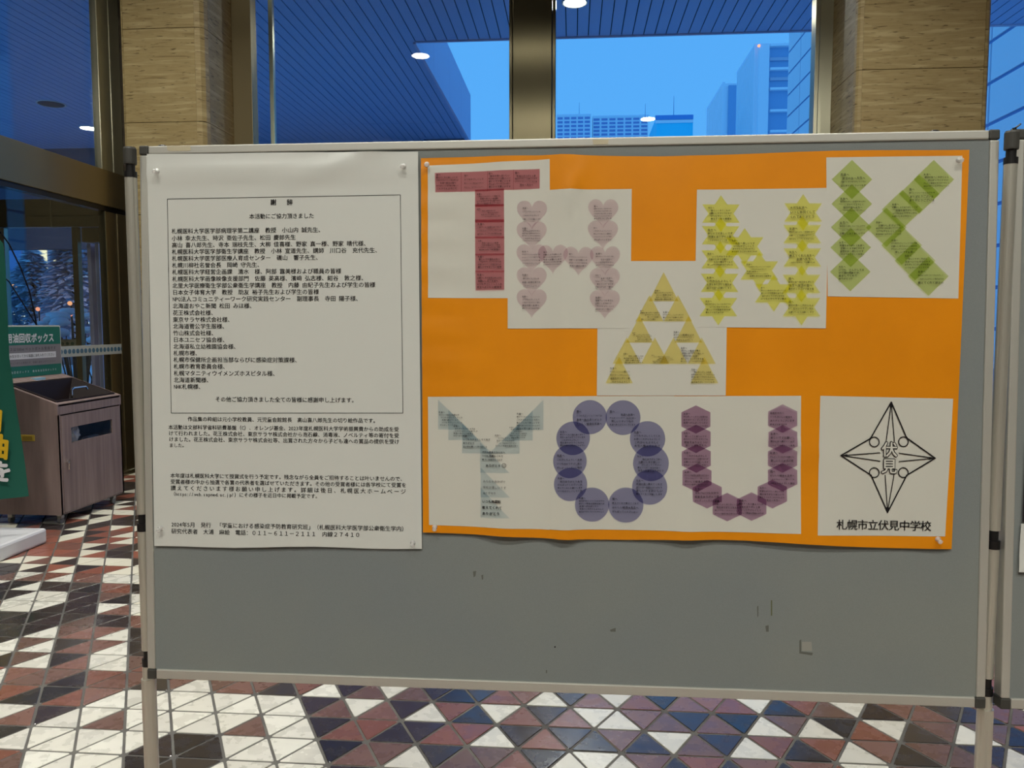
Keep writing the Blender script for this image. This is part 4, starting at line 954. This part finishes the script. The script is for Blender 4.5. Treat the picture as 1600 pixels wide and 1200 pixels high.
# slope frame around the hopper
sl = (ZF - ZB) / (BX1 - XF)
def zs_(x): return ZB + sl * (x - XF)
for d in ((XF, -3.645, BY0 + .02, BY1 - .02), (BX1 - 0.03, BX1, BY0 + .02, BY1 - .02), (-3.645, BX1 - .03, BY0 + .02, BY0 + 0.05), (-3.645, BX1 - .03, BY1 - 0.05, BY1 - .02)):
    bm = bmesh.new(); prism(bm, [(d[0], zs_(d[0]) - 0.02), (d[1], zs_(d[1]) - 0.02), (d[1], zs_(d[1])), (d[0], zs_(d[0]))], d[2], d[3]); bm_obj('slope_frame', bm, M_BIN, cb)
# black hopper: rim, inner trough
M_HOP = mat('hopper_black', lin((30, 20, 20)), 0.5, spec=0.25)
bm = bmesh.new(); xa, xb, ya, yb = -3.66, BX1 - 0.035, BY0 + 0.035, BY1 - 0.035; e = 0.008
ring = lambda x0, x1, y0, y1, dz: [bm.verts.new(P3(x, y, zs_(x) + dz)) for x, y in ((x0, y0), (x1, y0), (x1, y1), (x0, y1))]
r0 = ring(xa, xb, ya, yb, 0.001); r1 = ring(xa, xb, ya, yb, e); r2 = ring(xa + .02, xb - .015, ya + .03, yb - .03, e)
r3 = [bm.verts.new(P3(x, y, z)) for x, y, z in ((xa + .06, ya + .16, 0.10), (xb - .04, ya + .12, 0.0), (xb - .04, yb - .12, 0.0), (xa + .06, yb - .16, 0.10))]
for A_, B_ in ((r0, r1), (r1, r2), (r2, r3)):
    for k in range(4): bm.faces.new((A_[k], A_[(k + 1) % 4], B_[(k + 1) % 4], B_[k]))
bm.faces.new(r3); bmesh.ops.recalc_face_normals(bm, faces=bm.faces[:]); bm_obj('hopper', bm, M_HOP, cb)
bm = bmesh.new(); hx = BX1 - 0.15; tube(bm, [P3(hx, 4.80, zs_(hx) - 0.05), P3(hx, 4.80, zs_(hx) + 0.03), P3(hx, 4.83, zs_(hx) + 0.045), P3(hx, 5.00, zs_(hx) + 0.045), P3(hx, 5.02, zs_(hx) + 0.02)], 0.009, 10)
hd = bm_obj('hopper_handle', bm, mat('chrome', (0.8, 0.8, 0.8), 0.15, 1.0), cb); hd['label'] = 'bent chrome handle'
# door: frame around a glazed window
dy0, dy1, dz0, dz1 = 4.425, 5.25, -0.752, 0.050; wy0, wy1, wz0, wz1 = 4.545, 5.13, -0.185, -0.058
bm = bmesh.new(); y_, z_ = lambda a: a - L.y, lambda a: a - L.z; X0, X1 = BX1 - 0.016 - L.x, BX1 + 0.004 - L.x
for d in ((dy0, wy0, dz0, dz1), (wy1, dy1, dz0, dz1), (wy0, wy1, dz0, wz0), (wy0, wy1, wz1, dz1)): box(bm, X0, X1, y_(d[0]), y_(d[1]), z_(d[2]), z_(d[3]))
bmesh.ops.remove_doubles(bm, verts=bm.verts[:], dist=1e-5)
bd_ = bm_obj('cabinet_door', bm, M_BIN, cb)
bxo('door_window', (BX1 - 0.006 - L.x, BX1 - 0.003 - L.x, y_(wy0), y_(wy1), z_(wz0), z_(wz1)), M_DGLASS, bd_)
bm = bmesh.new(); cyl(bm, (X1, y_(4.475), z_(-0.335)), (X1 + 0.02, y_(4.475), z_(-0.335)), 0.017, n=18); box(bm, X1 + 0.004, X1 + 0.022, y_(4.467), y_(4.483), z_(-0.40), z_(-0.335), 0.004); lk = bm_obj('lock', bm, MATS['chrome'], bd_)
for d in ((dy0 - 0.04, dy0 - .004), (dy1 + .004, dy1 + 0.035)): bxo('front_stile', (BX1 - 0.02 - L.x, BX1 - L.x, y_(d[0]), y_(d[1]), z_(BZ0), z_(0.06)), M_BIN, cb)
bxo('front_bottom_rail', rel(cb, (BX1 - 0.02, BX1, BY0 + .02, BY1 - .02, BZ0, -0.756)), M_BIN, cb)
ic = empty('x', (0, 0, 0)); bpy.data.objects.remove(ic)
# bag and bottle seen inside
bm = bmesh.new(); bmesh.ops.create_icosphere(bm, subdivisions=3, radius=1, matrix=Matrix.Translation((0, 0, 0.11)) @ Matrix.Diagonal((0.07, 0.10, 0.11, 1)))
rnd = random.Random(3)
for v in bm.verts: v.co += Vector((rnd.uniform(-1, 1), rnd.uniform(-1, 1), rnd.uniform(-1, 1))) * 0.012
bg_ = bm_obj('plastic_bag', bm, mat('white_plastic_bag', lin((190, 180, 190)), 0.35), None, (-3.33, 4.68, -0.245)); tag(bg_, 'crumpled white plastic bag inside the cabinet behind its window', 'bag')
bxo('inner_shelf', rel(cb, (BX0 + .03, BX1 - 0.03, BY0 + .03, BY1 - .03, -0.27, -0.25)), M_HOP, cb)
bm = bmesh.new(); lathe(bm, [(0.03, 0), (0.033, 0.01), (0.033, 0.16), (0.014, 0.2), (0.014, 0.22)], 18, Matrix.Rotation(PI / 2, 4, 'X')); tag(bm_obj('plastic_bottle', bm, mat('dull_bottle', lin((90, 86, 96)), 0.3), None, (-3.32, 5.05, -0.215)), 'dull plastic bottle lying in the cabinet beside the bag', 'bottle')
# finger pull on the left side, sticker, castors
bm = bmesh.new(); M_Y = mat('yellow_pull_plastic', lin((186, 158, 62)), 0.5)
bxo('finger_pull', (-3.543 - L.x, -3.421 - L.x, BY0 - 0.006 - L.y, BY0 - L.y, z_(-0.152), z_(-0.101)), M_Y, cb, 0.002)
bxo('pull_recess_shade', (-3.525 - L.x, -3.439 - L.x, BY0 - 0.0075 - L.y, BY0 - 0.005 - L.y, z_(-0.145), z_(-0.112)), mat('yellow_recess_shade', lin((140, 116, 40)), 0.6), cb)  # raised plate; its darker yellow paints in the shade of a hollow
pa = onplane(53, 593, 2, ZB); pb = onplane(70, 596, 2, ZB)
bxo('blue_sticker', (-3.735 - L.x, -3.685 - L.x, 4.80 - L.y, 4.92 - L.y, z_(zs_(-3.685)), z_(zs_(-3.735)) + 0.002), mat('pale_blue_sticker', lin((150, 190, 215)), 0.5), cb)
for x in (BX0 + 0.07, BX1 - 0.06):
    for y in (BY0 + 0.07, BY1 - 0.09):
        c = bxo('castor_fork', rel(cb, (x - 0.02, x + 0.02, y - 0.02, y + 0.02, FLOOR + 0.045, BZ0)), M_ALU, cb, 0.003)
        bm = bmesh.new(); cyl(bm, (-0.012, 0, 0.0), (0.012, 0, 0.0), 0.028, n=18); w = bm_obj('wheel', bm, mat('grey_rubber', lin((120, 120, 120)), 0.5), c, (0, 0, -0.017))
# sign on top
sg = empty('sign_board', (-3.765, 4.835, ZB)); tag(sg, 'green and grey sign board standing on the cabinet with Japanese lettering', 'sign')
SW, SH = 0.86, 0.445
bm = bmesh.new(); bmesh.ops.create_grid(bm, x_segments=1, y_segments=1, size=0.5); bm.free()
def rrect(w, h, r, n=5):
    o = []
    for cx, cz, a0 in ((w / 2 - r, r, -PI / 2), (w / 2 - r, h - r, 0), (-w / 2 + r, h - r, PI / 2), (-w / 2 + r, r, PI)):
        for k in range(n + 1): a = a0 + PI / 2 * k / n; o.append((cx + r * math.cos(a), cz + r * math.sin(a)))
    return o
def slab(name, P, x0, x1, m, parent):
    bm = bmesh.new(); a = [bm.verts.new((x0, y, z)) for y, z in P]; b = [bm.verts.new((x1, y, z)) for y, z in P]; bm.faces.new(a); bm.faces.new(b[::-1])
    for k in range(len(P)): bm.faces.new((a[k], b[k], b[(k + 1) % len(P)], a[(k + 1) % len(P)]))
    bmesh.ops.recalc_face_normals(bm, faces=bm.faces[:]); return bm_obj(name, bm, m, parent)
slab('sign_frame', rrect(SW, SH, 0.02), -0.012, 0.0, mat('sign_edge_white', lin((205, 205, 200)), 0.5), sg)
gm = mat('sign_green', lin((22, 104, 84)), 0.45); grm = mat('sign_grey', lin((128, 124, 128)), 0.5)
slab('green_field', rrect(SW - 0.016, SH - 0.012, 0.015), 0.0, 0.001, gm, sg)
slab('grey_field', [(-SW / 2 + .008, 0.095), (SW / 2 - .008, 0.095), (SW / 2 - .008, 0.275), (-SW / 2 + .008, 0.275)], 0.001, 0.0018, grm, sg)
slab('white_strip', [(-SW / 2 + .06, 0.155), (SW / 2 - .08, 0.155), (SW / 2 - .08, 0.208), (-SW / 2 + .06, 0.208)], 0.0018, 0.0024, mat('sign_white', lin((215, 215, 220)), 0.5), sg)
def sign_text(s, y0, y1, zc, size, x, m, off=0.0, nm='sign_lettering'):
    n = sum(units(c) for c in s); pt = (y1 - y0) / n; V, F = [], []; yy = y0
    for c in s:
        vs, fs, w = glyph(c, off); k = len(V); V += [(x + d * 2, yy + a * size * min(1, pt / size), zc + (b - 0.38) * size) for a, b, d in vs]; F += [tuple(q + k for q in f) for f in fs]; yy += pt * units(c)
    me = bpy.data.meshes.new(nm); me.from_pydata(V, [], F); o = link(nm, me, m, sg); tag(o, kind='stuff')
wm = MATS['sign_white']; dk = mat('sign_dark_ink', lin((70, 66, 70)), 0.6)
sign_text('廃食用油回収ボックス', -0.426, 0.334, 0.335, 0.085, 0.0016, wm, 0.03)
sign_text('ボックスは500mlペットボトル専用です', -0.36, 0.36, 0.24, 0.034, 0.0022, dk, 0.01)
sign_text('周りの水気を切ってから容器に油を入れてください', -0.33, 0.33, 0.182, 0.03, 0.0028, dk, 0.01)
sign_text('ボックスはペットボトル専用です　容器に油を入れてください', -0.36, 0.34, 0.122, 0.02, 0.0022, dk, 0.0)
sign_text('廃食用油回収ボックス　廃食用油回収ボックス', -0.33, 0.36, 0.045, 0.022, 0.0016, wm, 0.0)

# banner with its rod and water base
bn = empty('banner_stand', (-3.30, 3.62, FLOOR)); tag(bn, 'green banner with yellow and white lettering, cut off at left edge', 'banner')
YB = 3.72
def bpx(u, v, y=YB): q = onplane(u, v, 1, y); return q
R_ = [(0, 372), (8, 381), (12, 420), (14, 480), (15, 560), (24, 640), (34, 710), (43, 776)]
bm = bmesh.new(); rows = []
wl = 0.62
for k in range(len(R_) * 4 - 3):
    a, f = divmod(k, 4); f /= 4
    u = R_[a][0] + (R_[min(a + 1, len(R_) - 1)][0] - R_[a][0]) * f; v = R_[a][1] + (R_[min(a + 1, len(R_) - 1)][1] - R_[a][1]) * f
    q = bpx(u, v); sl_ = 0.10 * (v - 380) / 400; row = []
    for c in range(9):
        s = c / 8; row.append(bm.verts.new(Vector((q.x - wl * s, YB + 0.02 * math.sin(s * 7 + v / 90), q.z - sl_ * s * 0.6)) - bn.location))
    rows.append(row)
for a, b in zip(rows[:-1], rows[1:]):
    for c in range(8): bm.faces.new((a[c], a[c + 1], b[c + 1], b[c]))
fl_ = bm_obj('banner_cloth', bm, mat('green_banner_cloth', lin((8, 84, 70)), 0.75), bn, smooth=True)
def bchar(ch, uc, vc, s, m, rot=-0.12):
    i = Ink(); q = bpx(uc, vc); i.glyph(ch, -s / 2, -s * 0.38, s, 0.045); c, sn = math.cos(rot), math.sin(rot)
    me = bpy.data.meshes.new('lettering'); me.from_pydata([(q.x + x * c - z * sn - bn.location.x, YB - 0.03 - d * 4 - bn.location.y, q.z + x * sn + z * c - bn.location.z) for x, z, d in i.v], [], i.f)
    tag(link('banner_lettering', me, m, bn), kind='stuff')
ym = mat('banner_yellow', lin((208, 170, 30)), 0.6)
for ch, u, v, m in (('食', -17, 616, ym), ('用', -9, 655, ym), ('油', 0, 696, ym), ('を', 7, 735, wm)): bchar(ch, u, v, 0.185 if ch != 'を' else 0.16, m)
fp = empty('flexible_rods', (-3.87, 5.1, FLOOR)); tag(fp, 'pair of thin black bent rods rising behind the green sign board', 'rod')
XR = -3.87
def rp(u, v): return onplane(u, v, 0, XR) - fp.location
bm = bmesh.new(); tube(bm, [rp(0, 362), rp(14, 381), rp(33, 420), rp(46, 455), rp(54, 490), rp(58, 512)], 0.006); bm_obj('rod', bm, M_BLACK, fp)
bm = bmesh.new(); tube(bm, [rp(0, 428), rp(14, 440), rp(36, 474), rp(57, 508)], 0.005); bm_obj('rod', bm, M_BLACK, fp)
bm = bmesh.new(); p = rp(58, 510); bmesh.ops.create_icosphere(bm, subdivisions=2, radius=0.018, matrix=Matrix.Translation(p)); tube(bm, [p, Vector((p.x, p.y, 0))], 0.008); bm_obj('rod_stem', bm, M_BLACK, fp)
bm = bmesh.new(); box(bm, -3.62 + 3.30, -2.985 + 3.30 - 0.02, 3.36 - 3.62, 3.90 - 3.62, 0, 0.115, 0.02); bm_obj('water_base', bm, mat('white_plastic_base', lin((205, 206, 210)), 0.4), bn)
bpy.data.objects.remove(_fo)
